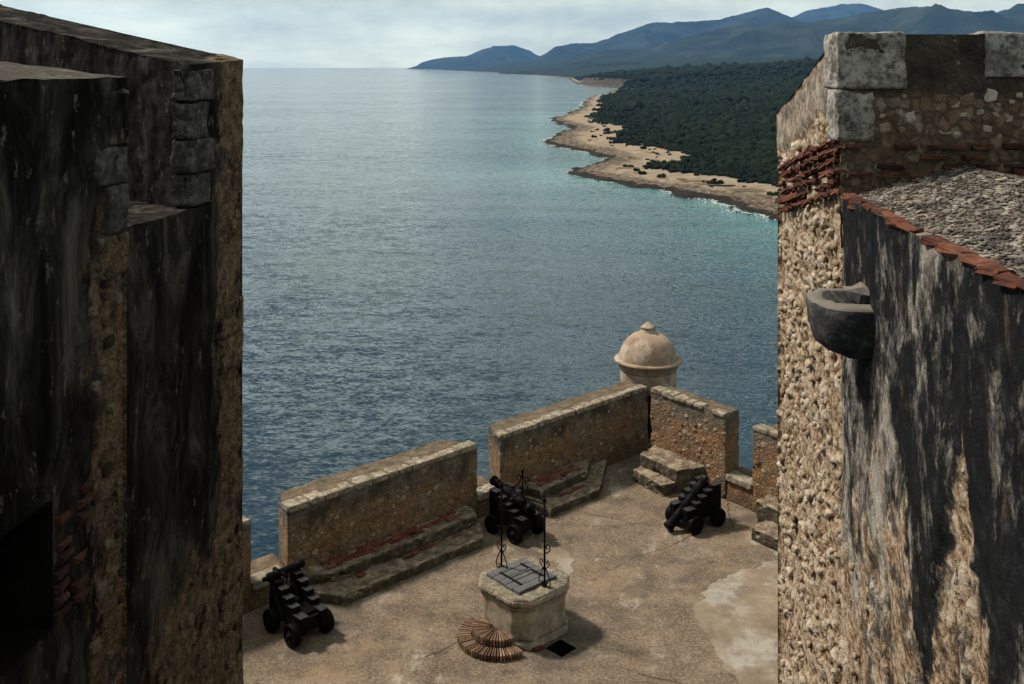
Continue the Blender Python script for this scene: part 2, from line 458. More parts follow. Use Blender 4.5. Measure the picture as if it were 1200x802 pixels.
def m_terrace():
    k = Mat("terrace_lime_concrete")
    X, Y, Z = k.sep()
    base = k.ramp(k.noise(1.3, 9, .74), [(.33, (.034, .025, .018)), (.44, (.102, .073, .051)), (.54, (.185, .134, .094)), (.66, (.30, .235, .172))])
    speck = k.noise(17, 7, .8)
    base = k.mix(.55, base, k.ramp(speck, [(.36, (.018, .015, .012)), (.47, (.11, .084, .060)), (.56, (.22, .172, .123)), (.68, (.42, .35, .26))]))
    # warm ochre and grey stains
    base = k.mix(k.math('MULTIPLY', k.step(k.noise(.55, 6, .62), .52, .68), .45), base, (.28, .195, .115))
    grey = k.step(k.noise(.42, 8, .72, k.warp(.5, 1.2)), .50, .62)
    base = k.mix(k.math('MULTIPLY', grey, .62), base, (.06, .055, .048))
    wht = k.step(k.noise(.62, 9, .74, k.scale(k.P, (1.5, .9, 1))), .55, .68)
    base = k.mix(k.math('MULTIPLY', wht, .6), base, (.42, .39, .34))
    blot = k.step(k.noise(2.8, 8, .75), .56, .64)
    base = k.mix(k.math('MULTIPLY', blot, .6), base, (.045, .039, .032))
    # slab joints and cracks
    wv = k.warp(.55, .8, None, 5)
    e = k.vor(.16, wv, 'DISTANCE_TO_EDGE', 'Distance')
    crack = k.math('MULTIPLY', k.step(e, .0035, .0008), k.step(k.noise(.5, 3, .5), .42, .58))
    base = k.mix(k.math('MULTIPLY', crack, .75), base, (.045, .035, .026))
    h = k.math('SUBTRACT', k.math('ADD', speck, k.math('MULTIPLY', k.noise(6, 6, .7), .8)), k.math('MULTIPLY', crack, 1.2))
    return k.done(base, .93, k.bump(h, .85, .018))

def m_patch():
    k = Mat("pale_mortar_patch")
    base = k.ramp(k.noise(1.3, 9, .74), [(.30, (.10, .08, .058)), (.45, (.17, .13, .093)), (.58, (.22, .175, .128)), (.72, (.30, .25, .19))])
    pale = k.step(k.noise(.55, 7, .68), .46, .60)
    base = k.mix(k.math('MULTIPLY', pale, .7), base, k.ramp(k.noise(2.2, 8, .74), [(.3, (.20, .185, .16)), (.55, (.36, .34, .30)), (.72, (.48, .46, .42))]))
    gr = k.step(k.noise(1.1, 8, .72), .54, .64)
    base = k.mix(k.math('MULTIPLY', gr, .5), base, (.10, .092, .08))
    return k.done(base, .92, k.bump(k.noise(17, 7, .78), .7, .015))

def m_iron():
    k = Mat("black_painted_iron")
    n = k.noise(9, 6, .7, k.objco())
    c = k.ramp(n, [(.3, (.0022, .0022, .0023)), (.6, (.004, .004, .004)), (.8, (.012, .009, .007))])
    r = k.ramp(n, [(.3, (.42,) * 3), (.7, (.65,) * 3)])
    return k.done(c, r, k.bump(k.noise(50, 4, .7, k.objco()), .35, .006), spec=.05)

def m_glint_iron():
    k = Mat("iron_lightened_for_glint")
    c = k.ramp(k.noise(14, 6, .7), [(.3, (.008, .008, .009)), (.6, (.026, .026, .028)), (.8, (.06, .056, .056))])  # paler than the other iron: sky glints on the carriage steps put into colour
    return k.done(c, .4, None, spec=.5)

def m_dome():
    k = Mat("sentry_box_lime_render")
    X, Y, Z = k.sep()
    n = k.noise(1.9, 7, .66)
    c = k.ramp(n, [(.28, (.15, .10, .07)), (.45, (.25, .175, .125)), (.6, (.33, .25, .185)), (.78, (.43, .36, .285))])
    pale = k.step(k.noise(1.1, 7, .68, k.scale(k.P, (1.4, 1.4, .8))), .52, .60)
    c = k.mix(k.math('MULTIPLY', pale, .6), c, k.ramp(k.noise(6, 6, .7), [(.3, (.27, .23, .18)), (.7, (.52, .46, .38))]))
    gr = k.step(k.noise(2.6, 7, .75), .57, .66)
    c = k.mix(k.math('MULTIPLY', gr, .75), c, (.10, .09, .075))
    drip = k.step(k.noise(1.0, 7, .7, k.scale(k.P, (6, 6, .7))), .57, .68)
    c = k.mix(k.math('MULTIPLY', drip, .6), c, (.08, .065, .05))
    return k.done(c, .9, k.bump(k.math('ADD', k.noise(7, 7, .7), k.math('MULTIPLY', k.noise(40, 4, .7), .4)), .5, .02))

def m_well():
    k = Mat("well_cut_limestone")
    n = k.noise(4, 7, .7)
    c = k.ramp(n, [(.28, (.11, .09, .066)), (.46, (.24, .20, .15)), (.6, (.32, .275, .21)), (.78, (.42, .37, .29))])
    gn = k.n.new("ShaderNodeSeparateXYZ"); k.l.new(k.g.outputs["True Normal"], gn.inputs[0])
    flat = k.step(gn.outputs[2], .4, .8)
    grime = k.ramp(k.noise(9, 7, .75), [(.3, (.05, .043, .034)), (.5, (.16, .135, .10)), (.7, (.32, .28, .21))])
    c = k.mix(flat, c, grime)
    drip = k.step(k.noise(1.0, 7, .7, k.scale(k.P, (7, 7, 1.1))), .54, .66)
    c = k.mix(k.math('MULTIPLY', drip, .5), c, (.075, .062, .046))
    return k.done(c, .9, k.bump(k.math('ADD', k.noise(9, 7, .7), k.math('MULTIPLY', k.noise(50, 4, .7), .4)), .6, .012))

def m_plank():
    k = Mat("grey_weathered_board")
    v = k.objco()
    g = k.noise(1.0, 7, .7, k.scale(v, (3, 34, 8)), dist=.3)
    c = k.ramp(g, [(.3, (.03, .03, .031)), (.5, (.085, .084, .085)), (.7, (.15, .148, .145))])
    c = k.mix(k.math('MULTIPLY', k.rand(), .35), c, (.09, .09, .10))
    return k.done(c, .75, k.bump(g, .5, .008))

def m_gravel():
    k = Mat("crushed_gravel")
    n = k.vor(16, k.warp(.03, 20), 'F1', 'Color')
    sc = k.n.new("ShaderNodeSeparateColor"); k.l.new(n, sc.inputs[0])
    c = k.ramp(sc.outputs[0], [(.05, (.028, .026, .024)), (.35, (.075, .066, .057)), (.65, (.13, .115, .098)), (.95, (.27, .24, .205))])
    c = k.mix(k.math('MULTIPLY', k.step(k.noise(3, 4, .6), .5, .65), .4), c, (.17, .115, .08))
    return k.done(c, .92, k.bump(k.noise(40, 5, .7), .5, .01))

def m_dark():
    k = Mat("near_black_masonry")
    return k.done(k.ramp(k.noise(6, 5, .7), [(.3, (.004, .0035, .003)), (.7, (.014, .012, .010))]), .95, k.bump(k.noise(14, 5, .7), .6, .02), spec=.02)  # near-black colour of the niche and drain linings

def m_spout():
    k = Mat("blackened_spout_stone")
    gn = k.n.new("ShaderNodeSeparateXYZ"); k.l.new(k.g.outputs["True Normal"], gn.inputs[0])
    c = k.ramp(k.noise(12, 7, .75), [(.3, (.012, .013, .014)), (.52, (.04, .042, .044)), (.72, (.15, .145, .135))])
    c = k.mix(k.math('MULTIPLY', k.step(gn.outputs[2], .5, .85), .6), c, (.24, .215, .18))
    return k.done(c, .9, k.bump(k.noise(26, 7, .75), .8, .02))

def m_sea():
    k = Mat("sea_water")
    sh = k.attr("shallow")
    deep = k.ramp(k.noise(.004, 4, .6), [(.3, (.003, .017, .032)), (.7, (.005, .026, .046))])
    shal = k.ramp(k.noise(.03, 5, .65), [(.3, (.008, .085, .09)), (.7, (.018, .15, .145))])
    c = k.mix(sh, deep, shal)
    def slope(scale, detail, amp, sx, sy, vec=None):
        c_ = k.noise(scale, detail, .6, k.scale(vec if vec is not None else k.P, (sx, sy, 1)), dist=.4, color=True)
        q = k.n.new("ShaderNodeVectorMath"); q.operation = 'SUBTRACT'; k.l.new(c_, q.inputs[0]); q.inputs[1].default_value = (.5, .5, .5)
        return k.scale(q.outputs[0], (amp * .75, amp * 1.2, 0.0))
    def vadd(x, y):
        q = k.n.new("ShaderNodeVectorMath"); q.operation = 'ADD'; k.link(x, q.inputs[0]); k.link(y, q.inputs[1]); return q.outputs[0]
    v1 = k.warp(2.0, .12)
    sl = vadd(vadd(slope(.06, 2, .20, .6, 1.4, v1), slope(.42, 4, .58, .7, 1.4, v1)), slope(1.3, 4, .72, .75, 1.3))
    gust = k.step(k.noise(.009, 5, .6, k.scale(k.P, (.22, 1.0, 1)), dist=.6), .34, .66, .6, 1.3)
    gs = k.n.new("ShaderNodeVectorMath"); gs.operation = 'SCALE'; k.l.new(sl, gs.inputs[0]); k.l.new(gust, gs.inputs[3])
    nv = vadd(gs.outputs[0], (0.0, 0.0, 1.0))
    nn = k.n.new("ShaderNodeVectorMath"); nn.operation = 'NORMALIZE'; k.l.new(nv, nn.inputs[0])
    m = k.done(c, .07, nn.outputs[0], spec=.5)
    k.b.inputs["IOR"].default_value = 1.333
    return m

def m_coast():
    k = Mat("coast_rock_sand_scrub")
    d = k.attr("inland"); sl = k.attr("cliff")
    n1 = k.noise(.035, 7, .7); n2 = k.noise(.16, 7, .72)
    dd = k.math('ADD', d, k.math('MULTIPLY', k.math('SUBTRACT', n1, .5), 46.0))
    dd = k.math('ADD', dd, k.math('MULTIPLY', k.math('SUBTRACT', n2, .5), 44.0))
    rock = k.ramp(k.noise(.3, 8, .78), [(.34, (.014, .012, .010)), (.46, (.085, .066, .05)), (.56, (.19, .15, .11)), (.68, (.34, .28, .21))])
    sand = k.ramp(k.noise(.12, 6, .7), [(.3, (.19, .145, .10)), (.6, (.32, .255, .185)), (.8, (.43, .355, .27))])
    wet = k.step(k.math('ADD', d, k.math('MULTIPLY', k.math('SUBTRACT', n2, .5), 16.0)), 7.0, 3.0)
    rock = k.mix(k.math('MULTIPLY', wet, .9), rock, (.012, .010, .009))
    c = k.mix(k.step(dd, 19.0, 33.0), rock, sand)
    grn = k.ramp(k.noise(.03, 7, .7), [(.3, (.006, .013, .008)), (.55, (.012, .024, .013)), (.78, (.03, .045, .022))])
    c = k.mix(k.step(k.math('ADD', dd, k.math('MULTIPLY', n2, 10.0)), 74.0, 82.0), c, grn)
    cl = k.ramp(k.noise(.05, 8, .8, k.scale(k.P, (1, 1, 3))), [(.35, (.015, .018, .013)), (.5, (.06, .045, .034)), (.65, (.15, .115, .085)), (.8, (.30, .24, .18))])
    c = k.mix(sl, c, cl)
    return k.done(c, .95, k.bump(k.noise(.22, 7, .75), .9, 2.2), spec=.1)

def m_forest():
    k = Mat("scrub_forest_canopy")
    c = k.ramp(k.noise(.05, 6, .7), [(.34, (.003, .0075, .0055)), (.47, (.0065, .014, .0095)), (.58, (.013, .023, .0135)), (.70, (.030, .040, .021))])
    c = k.mix(k.math('MULTIPLY', k.noise(.8, 4, .7), .6), c, (.003, .0075, .0055))
    vc = k.vor(.16, None, 'F1', 'Color'); vs = k.n.new("ShaderNodeSeparateColor"); k.l.new(vc, vs.inputs[0])
    c = k.mix(k.step(vs.outputs[0], .55, .95), c, k.mix(vs.outputs[1], (.010, .020, .011), (.022, .027, .014)))
    return k.done(c, .95, k.bump(k.noise(.9, 6, .8), 1.0, 1.2), spec=.08)

def m_mountain():
    k = Mat("wooded_mountain_slope")
    c = k.ramp(k.noise(.0018, 8, .68), [(.36, (.009, .013, .012)), (.5, (.020, .027, .021)), (.64, (.042, .050, .036))])
    return k.done(c, 1.0, k.bump(k.noise(.006, 8, .7), .8, 40.0), spec=.05)

def m_foam():
    k = Mat("white_surf")
    return k.done((.42, .45, .45), .8, k.bump(k.noise(.8, 5, .7), .5, .3))

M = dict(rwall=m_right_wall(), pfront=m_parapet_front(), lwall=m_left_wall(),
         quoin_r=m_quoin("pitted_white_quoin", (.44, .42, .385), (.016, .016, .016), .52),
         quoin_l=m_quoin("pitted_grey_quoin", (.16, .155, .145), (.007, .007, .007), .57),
         mer_a=m_merlon("merlon_masonry_brown", 1.0, 1.0), mer_c=m_merlon("merlon_masonry_golden", 1.12, .45, 2.06),
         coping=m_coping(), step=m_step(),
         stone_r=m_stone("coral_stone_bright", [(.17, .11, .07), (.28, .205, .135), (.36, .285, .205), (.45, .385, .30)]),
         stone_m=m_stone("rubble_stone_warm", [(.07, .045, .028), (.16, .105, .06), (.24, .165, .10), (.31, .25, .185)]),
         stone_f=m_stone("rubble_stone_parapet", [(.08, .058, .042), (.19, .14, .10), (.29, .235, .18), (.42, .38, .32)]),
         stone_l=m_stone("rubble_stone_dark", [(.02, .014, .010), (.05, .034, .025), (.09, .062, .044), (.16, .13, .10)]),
         brick_r=m_brick("red_brick", [(.05, .013, .007), (.08, .021, .010), (.115, .034, .017), (.16, .062, .035)], .65),
         brick_d=m_brick("sooty_brick", [(.03, .013, .009), (.06, .024, .014), (.11, .048, .027)], .6),
         brick_fan=m_brick("fan_brick", [(.09, .048, .03), (.17, .10, .063), (.30, .20, .135)], .4),
         tile=m_brick("red_clay_tile", [(.085, .024, .015), (.14, .042, .024), (.19, .075, .045)], .35),
         terrace=m_terrace(), patch=m_patch(), iron=m_iron(), worn=m_glint_iron(), dome=m_dome(), well=m_well(), plank=m_plank(),
         gravel=m_gravel(), dark=m_dark(), spout=m_spout(), sea=m_sea(), coast=m_coast(), forest=m_forest(),
         mountain=m_mountain(), foam=m_foam())

# ------------------------------------------------------------------ object kit
def link(o): COL.objects.link(o); return o

def thing(name, label, cat, loc=(0, 0, 0), rz=0.0, group=None):
    o = link(bpy.data.objects.new(name, None)); o.location = loc; o.rotation_euler = (0, 0, rz)
    o.empty_display_size = .2
    o["label"] = label; o["category"] = cat
    if group: o["group"] = group
    return o

def tag(o, label=None, cat=None, group=None, kind=None):
    for k_, v in (("label", label), ("category", cat), ("group", group), ("kind", kind)):
        if v: o[k_] = v
    return o

def mesh_from(name, verts, faces, mat, smooth=True):
    me = bpy.data.meshes.new(name)
    verts = np.asarray(verts, np.float32)
    if isinstance(faces, np.ndarray):
        nf, k_ = faces.shape
        me.vertices.add(len(verts)); me.vertices.foreach_set("co", verts.ravel())
        me.loops.add(nf * k_); me.loops.foreach_set("vertex_index", faces.astype(np.int32).ravel())
        me.polygons.add(nf); me.polygons.foreach_set("loop_start", np.arange(0, nf * k_, k_, dtype=np.int32))
        me.update(calc_edges=True)
    else:
        me.from_pydata([tuple(v) for v in verts], [], [tuple(f) for f in faces])
    if smooth: me.polygons.foreach_set("use_smooth", np.ones(len(me.polygons), bool))
    if mat: me.materials.append(mat)
    me.validate()
    return me

def obj(name, me, parent=None, loc=None):
    o = link(bpy.data.objects.new(name, me))
    if parent: o.parent = parent
    if loc is not None: o.location = loc
    return o

def wobj(name, verts, faces, mat, parent=None, smooth=True):
    """world-space vertices under an (unrotated, possibly nested) parent"""
    v = np.asarray(verts, float)
    p = parent
    while p is not None: v = v - np.array(p.location); p = p.parent
    return obj(name, mesh_from(name, v, faces, mat, smooth), parent)

def bm_obj(name, bm, mat, parent=None, smooth=False, world=True):
    me = bpy.data.meshes.new(name); bm.to_mesh(me); bm.free()
    if world:
        p = parent; off = Vector()
        while p is not None: off += p.location; p = p.parent
        if off.length: me.transform(Matrix.Translation(-off))
    if mat: me.materials.append(mat)
    if smooth: me.polygons.foreach_set("use_smooth", np.ones(len(me.polygons), bool))
    return obj(name, me, parent)

def vnormals(v, f):
    """f: quads (n,4) or tris"""
    n = np.zeros_like(v)
    a = v[f[:, 0]]; b = v[f[:, 1]]; c = v[f[:, 2]]
    fn = np.cross(b - a, c - a)
    if f.shape[1] == 4: fn = fn + np.cross(c - a, v[f[:, 3]] - a)
    for k_ in range(f.shape[1]): np.add.at(n, f[:, k_], fn)
    return n / np.maximum(np.linalg.norm(n, axis=1, keepdims=True), 1e-9)

def patches(ps, res, skip=None):
    """ps: list of (p00,p10,p11,p01) or with own res; welded quad mesh"""
    V, F = [], []; off = 0
    for q in ps:
        r = q[4] if len(q) > 4 else res
        p00, p10, p11, p01 = [np.array(x, float) for x in q[:4]]
        nu = max(1, int(round(max(np.linalg.norm(p10 - p00), np.linalg.norm(p11 - p01)) / r)))
        nv = max(1, int(round(max(np.linalg.norm(p01 - p00), np.linalg.norm(p11 - p10)) / r)))
        u, v = np.meshgrid(np.linspace(0, 1, nu + 1), np.linspace(0, 1, nv + 1), indexing='ij')
        u = u.ravel()[:, None]; v = v.ravel()[:, None]
        P = (1 - u) * (1 - v) * p00 + u * (1 - v) * p10 + u * v * p11 + (1 - u) * v * p01
        i, j = np.meshgrid(np.arange(nu), np.arange(nv), indexing='ij')
        a = (i * (nv + 1) + j).ravel()
        f = np.stack([a, a + nv + 1, a + nv + 2, a + 1], 1)
        if skip is not None:
            f = f[~skip(P[f].mean(1))]
        V.append(P); F.append(f + off); off += len(P)
    V = np.concatenate(V); F = np.concatenate(F)
    key = np.round(V, 4)
    uq, inv = np.unique(key, axis=0, return_inverse=True)
    inv = inv.ravel()
    W = np.zeros((len(uq), 3)); W[inv] = V
    F = inv[F]
    return W, F

def rough_solid(loop, z0, tops, res=.06, amp=.025, seed=0, bevel=.035, world=True, nscale=5.0, chip=.0, zbot=None):
    """prism on a footprint loop (ccw), sloped top, worn edges and rough faces"""
    bm = bmesh.new()
    n = len(loop)
    if isinstance(tops, (int, float)): tops = [tops] * n
    b = [bm.verts.new((x, y, z0)) for x, y in loop]
    t = [bm.verts.new((x, y, h)) for (x, y), h in zip(loop, tops)]
    bm.faces.new(t); bm.faces.new(list(reversed(b)))
    for i in range(n):
        bm.faces.new([b[i], b[(i + 1) % n], t[(i + 1) % n], t[i]])
    bmesh.ops.recalc_face_normals(bm, faces=bm.faces[:])
    if bevel:
        es = [e for e in bm.edges if not all(abs(v.co.z - z0) < 1e-6 for v in e.verts)]
        bmesh.ops.bevel(bm, geom=es, offset=bevel, segments=2, affect='EDGES', profile=.6, clamp_overlap=True)
    for it in range(9):
        es = [e for e in bm.edges if e.calc_length() > res * 1.35]
        if not es: break
        bmesh.ops.subdivide_edges(bm, edges=es, cuts=1)
        bmesh.ops.triangulate(bm, faces=[f for f in bm.faces if len(f.verts) > 3])
    bm.normal_update()
    co = np.array([v.co for v in bm.verts]); no = np.array([v.normal for v in bm.verts])
    d = fbm(co, nscale, 4, .55, seed) * amp + fbm(co, nscale * .3, 2, .5, seed + 9) * amp * .8
    if chip:
        w = worley(co, 4.5, seed + 5)[0]
        d -= chip * sstep(w, .62, .9)
    d = np.where(co[:, 2] < z0 + .01, 0, d)
    co = co + no * d[:, None]
    for v, c in zip(bm.verts, co): v.co = c
    return bm

def stone_mesh(name, mat, seed, flat=1.0):
    r = random.Random(seed)
    bm = bmesh.new()
    bmesh.ops.create_cube(bm, size=1.0)
    bmesh.ops.bevel(bm, geom=bm.edges[:], offset=r.uniform(.14, .26), segments=1, affect='EDGES')
    for v in bm.verts:
        v.co = Vector((v.co.x * r.uniform(.62, 1.15), v.co.y * r.uniform(.62, 1.15), v.co.z * r.uniform(.7, 1.1)))
    me = bpy.data.meshes.new(name); bm.to_mesh(me); bm.free()
    me.materials.append(mat)
    return me

def brick_mesh(name, mat, lx, ly, lz, seed, bev=.008, jit=.006):
    r = random.Random(seed)
    bm = bmesh.new()
    bmesh.ops.create_cube(bm, size=1.0)
    for v in bm.verts: v.co = Vector((v.co.x * lx, v.co.y * ly, v.co.z * lz))
    bmesh.ops.bevel(bm, geom=bm.edges[:], offset=bev, segments=1, affect='EDGES')
    for v in bm.verts: v.co += Vector((r.uniform(-jit, jit), r.uniform(-jit, jit), r.uniform(-jit, jit)))
    me = bpy.data.meshes.new(name); bm.to_mesh(me); bm.free()
    me.materials.append(mat)
    return me

def place(name, me, parent, pos, rot=None, scale=(1, 1, 1)):
    o = link(bpy.data.objects.new(name, me)); o.parent = parent
    off = Vector(); p = parent
    while p is not None: off += p.location; p = p.parent
    mat = Matrix.Translation(Vector(pos) - off) @ (rot.to_4x4() if rot is not None else Matrix.Identity(4)) @ Matrix.Diagonal((*scale, 1))
    o.matrix_basis = mat
    return o

def frame(u, v):
    """rotation whose x axis is u and z axis is the outward normal"""
    u = Vector(u).normalized(); v = Vector(v).normalized(); n = u.cross(v).normalized(); v = n.cross(u)
    return Matrix((u, v, n)).transposed()

def scatter_stones(parent, o, u, v, U, V, count, size, meshes, ok=None, seed=0, sink=.25, name="stone", aspect=(.65, .95)):
    """embedded stones over the rectangle o + a*u + b*v"""
    r = random.Random(seed); got = []
    R = frame(u, v); u = Vector(u).normalized(); v = Vector(v).normalized(); n = u.cross(v).normalized(); o = Vector(o)
    tries = 0
    while len(got) < count and tries < count * 40:
        tries += 1
        a, b = r.uniform(0, U), r.uniform(0, V)
        s = r.uniform(*size) * (1.0 if r.random() > .15 else 1.35)
        if any((a - x) ** 2 + (b - y) ** 2 < (.5 * (s + t)) ** 2 * .95 for x, y, t in got): continue
        p = o + u * a + v * b
        if ok and not ok(p): continue
        got.append((a, b, s))
        asp = r.uniform(*aspect)
        rr = R @ Matrix.Rotation(r.uniform(-.35, .35), 3, 'Z') @ Matrix.Rotation(r.uniform(-.2, .2), 3, 'X')
        dep = s * r.uniform(.5, .75)
        place(name, r.choice(meshes), parent, p + n * (-dep * sink), rr, (s, s * asp, dep))

def tube(path, rad, seg=6, closed_ends=True):
    """verts, faces of a tube along a list of points (rad: number or list)"""
    path = [Vector(p) for p in path]; n = len(path)
    if not isinstance(rad, (list, tuple)): rad = [rad] * n
    V, F = [], []
    ref = Vector((0, 0, 1))
    t0 = (path[1] - path[0]).normalized()
    if abs(t0.dot(ref)) > .9: ref = Vector((1, 0, 0))
    a = (ref - t0 * ref.dot(t0)).normalized()
    for i in range(n):
        t = (path[min(i + 1, n - 1)] - path[max(i - 1, 0)]).normalized()
        a = (a - t * a.dot(t)).normalized(); b = t.cross(a)
        for k_ in range(seg):
            an = 2 * math.pi * k_ / seg
            V.append(path[i] + (a * math.cos(an) + b * math.sin(an)) * rad[i])
    for i in range(n - 1):
        for k_ in range(seg):
            F.append((i * seg + k_, i * seg + (k_ + 1) % seg, (i + 1) * seg + (k_ + 1) % seg, (i + 1) * seg + k_))
    if closed_ends:
        F.append(tuple(range(seg - 1, -1, -1))); F.append(tuple((n - 1) * seg + k_ for k_ in range(seg)))
    return V, F

def join(parts):
    V, F = [], []
    for v, f in parts:
        o = len(V); V += [tuple(x) for x in v]; F += [tuple(i + o for i in q) for q in f]
    return V, F

def lathe(profile, seg=32, a0=0.0, a1=2 * math.pi):
    full = abs(a1 - a0 - 2 * math.pi) < 1e-6
    V, F = [], []; m = seg if full else seg + 1
    for r, z in profile:
        for k_ in range(m):
            an = a0 + (a1 - a0) * k_ / seg
            V.append((r * math.cos(an), r * math.sin(an), z))
    for i in range(len(profile) - 1):
        for k_ in range(seg):
            k2 = (k_ + 1) % m if full else k_ + 1
            F.append((i * m + k_, i * m + k2, (i + 1) * m + k2, (i + 1) * m + k_))
    return V, F

def box(x0, x1, y0, y1, z0, z1):
    V = [(x0, y0, z0), (x1, y0, z0), (x1, y1, z0), (x0, y1, z0), (x0, y0, z1), (x1, y0, z1), (x1, y1, z1), (x0, y1, z1)]
    F = [(0, 3, 2, 1), (4, 5, 6, 7), (0, 1, 5, 4), (1, 2, 6, 5), (2, 3, 7, 6), (3, 0, 4, 7)]
    return V, F

# ------------------------------------------------------------------ sea, coast, mountains
SHORE = np.array([(0, 330), (150, 262), (260, 205), (340, 165), (400, 138), (449, 115), (473, 107), (520, 87), (561, 66), (600, 45), (624, 33),
                  (645, 40), (666, 53), (700, 66), (728, 69), (778, 57), (820, 40), (864, 31), (910, 33), (970, 42), (1030, 60), (1077, 66),
                  (1150, 55), (1248, 48), (1330, 66), (1541, 104), (1800, 130), (2068, 158), (2350, 215), (2620, 262), (2900, 330), (3150, 310),
                  (3600, 235), (4367, 262), (5200, 290), (6046, 252), (7800, 60), (9825, -164), (14000, -900), (20000, -1700), (26200, -2467)], float)
def shore_x(y):
    return np.interp(y, SHORE[:, 0], SHORE[:, 1])

def build_sea():
    ang = np.concatenate([np.linspace(-40, 45, 260), np.linspace(45, 320, 60)[1:-1]])
    ang = np.radians(90 - ang)
    rad = np.concatenate([[15], np.geomspace(40, 30000, 320)])
    A, R = np.meshgrid(ang, rad, indexing='xy')
    x = R * np.cos(A); y = R * np.sin(A)
    n = len(ang); m = len(rad)
    V = np.stack([x.ravel(), y.ravel(), np.full(n * m, SEA)], 1)
    i, j = np.meshgrid(np.arange(m - 1), np.arange(n), indexing='ij')
    a = (i * n + j).ravel(); b = (i * n + (j + 1) % n).ravel()
    F = np.stack([a, a + n, b + n, b], 1)
    F = F[:, ::-1]
    me = mesh_from("sea", V, F, M["sea"])
    d = shore_x(V[:, 1]) - V[:, 0] + fbm(V, .008, 4, .5, 5) * 60
    s = np.where((V[:, 1] > 100) & (V[:, 1] < 4000), np.exp(-np.clip(d, 0, None) / (42 + V[:, 1] * .05)), 0.0)
    at = me.attributes.new("shallow", 'FLOAT', 'POINT'); at.data.foreach_set("value", np.clip(s, 0, 1).astype(np.float32))
    o = obj("sea", me); tag(o, "deep blue choppy sea, turquoise close to the beach", kind="structure")
    me.update()
    if me.polygons[0].normal.z < 0: me.flip_normals()
build_sea()

def land_h(d, x, y):
    """height above the sea at inland distance d"""
    p = np.stack([x, y, np.zeros_like(x)], 1)
    low = 1.4 * sstep(d, -3, 6) + 1.8 * sstep(d, 20, 60)
    rough = (worley(p, .11, 3)[0] - .4) * 2.2 * sstep(d, -10, 0) * (1 - sstep(d, 22, 40)) + fbm(p, .25, 3, .6, 7) * 1.3 * sstep(d, -12, -2) * (1 - sstep(d, 14, 34))
    hill = 26 * sstep(d, 90, 520) + 30 * sstep(d, 350, 1500) + fbm(p, .0022, 4, .5, 8) * 16 * sstep(d, 120, 500)
    cl = sstep(y, 2350, 2750) * (1 - sstep(y, 3500, 4300))
    cliff = cl * (24 * sstep(d, 6, 30) + 8 * sstep(d, 60, 200))
    far = sstep(y, 3800, 7000)
    hill = hill + far * sstep(d, 200, 1500) * (60 + fbm(p, .0012, 4, .5, 21) * 70)
    return -2.5 + 2.5 * sstep(d, -14, -2) + low + rough + np.maximum(hill, -1) + cliff

def build_coast():
    ys = np.geomspace(230, 17000, 640)
    t = np.concatenate([np.linspace(-14, 26, 42), np.linspace(26, 110, 34)[1:], np.geomspace(110, 9000, 90)[1:]])
    D, Y = np.meshgrid(t, ys, indexing='xy')
    grow = 1 + np.clip((Y - 1500) / 2500, 0, 3)          # coarser columns far off
    D = np.where(D > 0, D * np.where(D > 110, np.clip(Y / 2500, .12, 1.6), 1), D)
    X = shore_x(Y) + D
    P = np.stack([X.ravel(), Y.ravel(), np.zeros(X.size)], 1)
    w = fbm(P, .028, 4, .6, 2) * 10 + fbm(P, .11, 4, .65, 4) * 5
    w = w * np.clip(1.0, 0, 1)
    d = D.ravel() + w * np.exp(-np.clip(D.ravel(), 0, None) / 60)
    z = SEA + land_h(d, P[:, 0], P[:, 1])
    V = P.copy(); V[:, 2] = z
    n = len(t); m = len(ys)
    i, j = np.meshgrid(np.arange(m - 1), np.arange(n - 1), indexing='ij')
    a = (i * n + j).ravel()
    F = np.stack([a, a + 1, a + n + 1, a + n], 1)
    me = mesh_from("coast", V, F, M["coast"])
    beach = np.interp(P[:, 1], [400, 1000, 1150, 1500, 1900, 2400, 9000], [1.0, 1.0, 1.3, 1.7, 2.6, 3.5, 2.4])
    at = me.attributes.new("inland", 'FLOAT', 'POINT'); at.data.foreach_set("value", (d * beach * 1.18).astype(np.float32))
    cl = sstep(P[:, 1], 2300, 2600) * (1 - sstep(P[:, 1], 3500, 4300)) * sstep(d, 2, 7) * (1 - sstep(d, 20, 32))
    at = me.attributes.new("cliff", 'FLOAT', 'POINT'); at.data.foreach_set("value", cl.astype(np.float32))
    o = obj("coast", me); tag(o, "rocky shore with a pale sand beach and green hinterland", kind="structure")
build_coast()

def ico(sub):
    bm = bmesh.new(); bmesh.ops.create_icosphere(bm, subdivisions=sub, radius=1.0)
    v = np.array([x.co for x in bm.verts]); f = np.array([[q.index for q in t.verts] for t in bm.faces]); bm.free()
    return v, f

def blobs(cent, rad, hgt, sub, seed, jit=.3):
    r = np.random.default_rng(seed)
    v, f = ico(sub); n = len(cent)
    sc = np.stack([rad, rad, hgt], 1)[:, None, :]
    wob = 1 + r.uniform(-jit, jit, (n, len(v), 1))
    ang = r.uniform(0, 6.28, n); c, s = np.cos(ang)[:, None], np.sin(ang)[:, None]
    x = v[None, :, 0] * c - v[None, :, 1] * s; y = v[None, :, 0] * s + v[None, :, 1] * c
    q = np.stack([x, y, np.broadcast_to(v[None, :, 2], x.shape)], 2) * wob * sc + cent[:, None, :]
    F = (f[None] + (np.arange(n) * len(v))[:, None, None]).reshape(-1, 3)
    return q.reshape(-1, 3), F

def veg_edge(y):
    return np.interp(y, [300, 450, 700, 1000, 1150, 1500, 2000, 2600, 5000], [70, 60, 52, 54, 44, 34, 24, 24, 22])

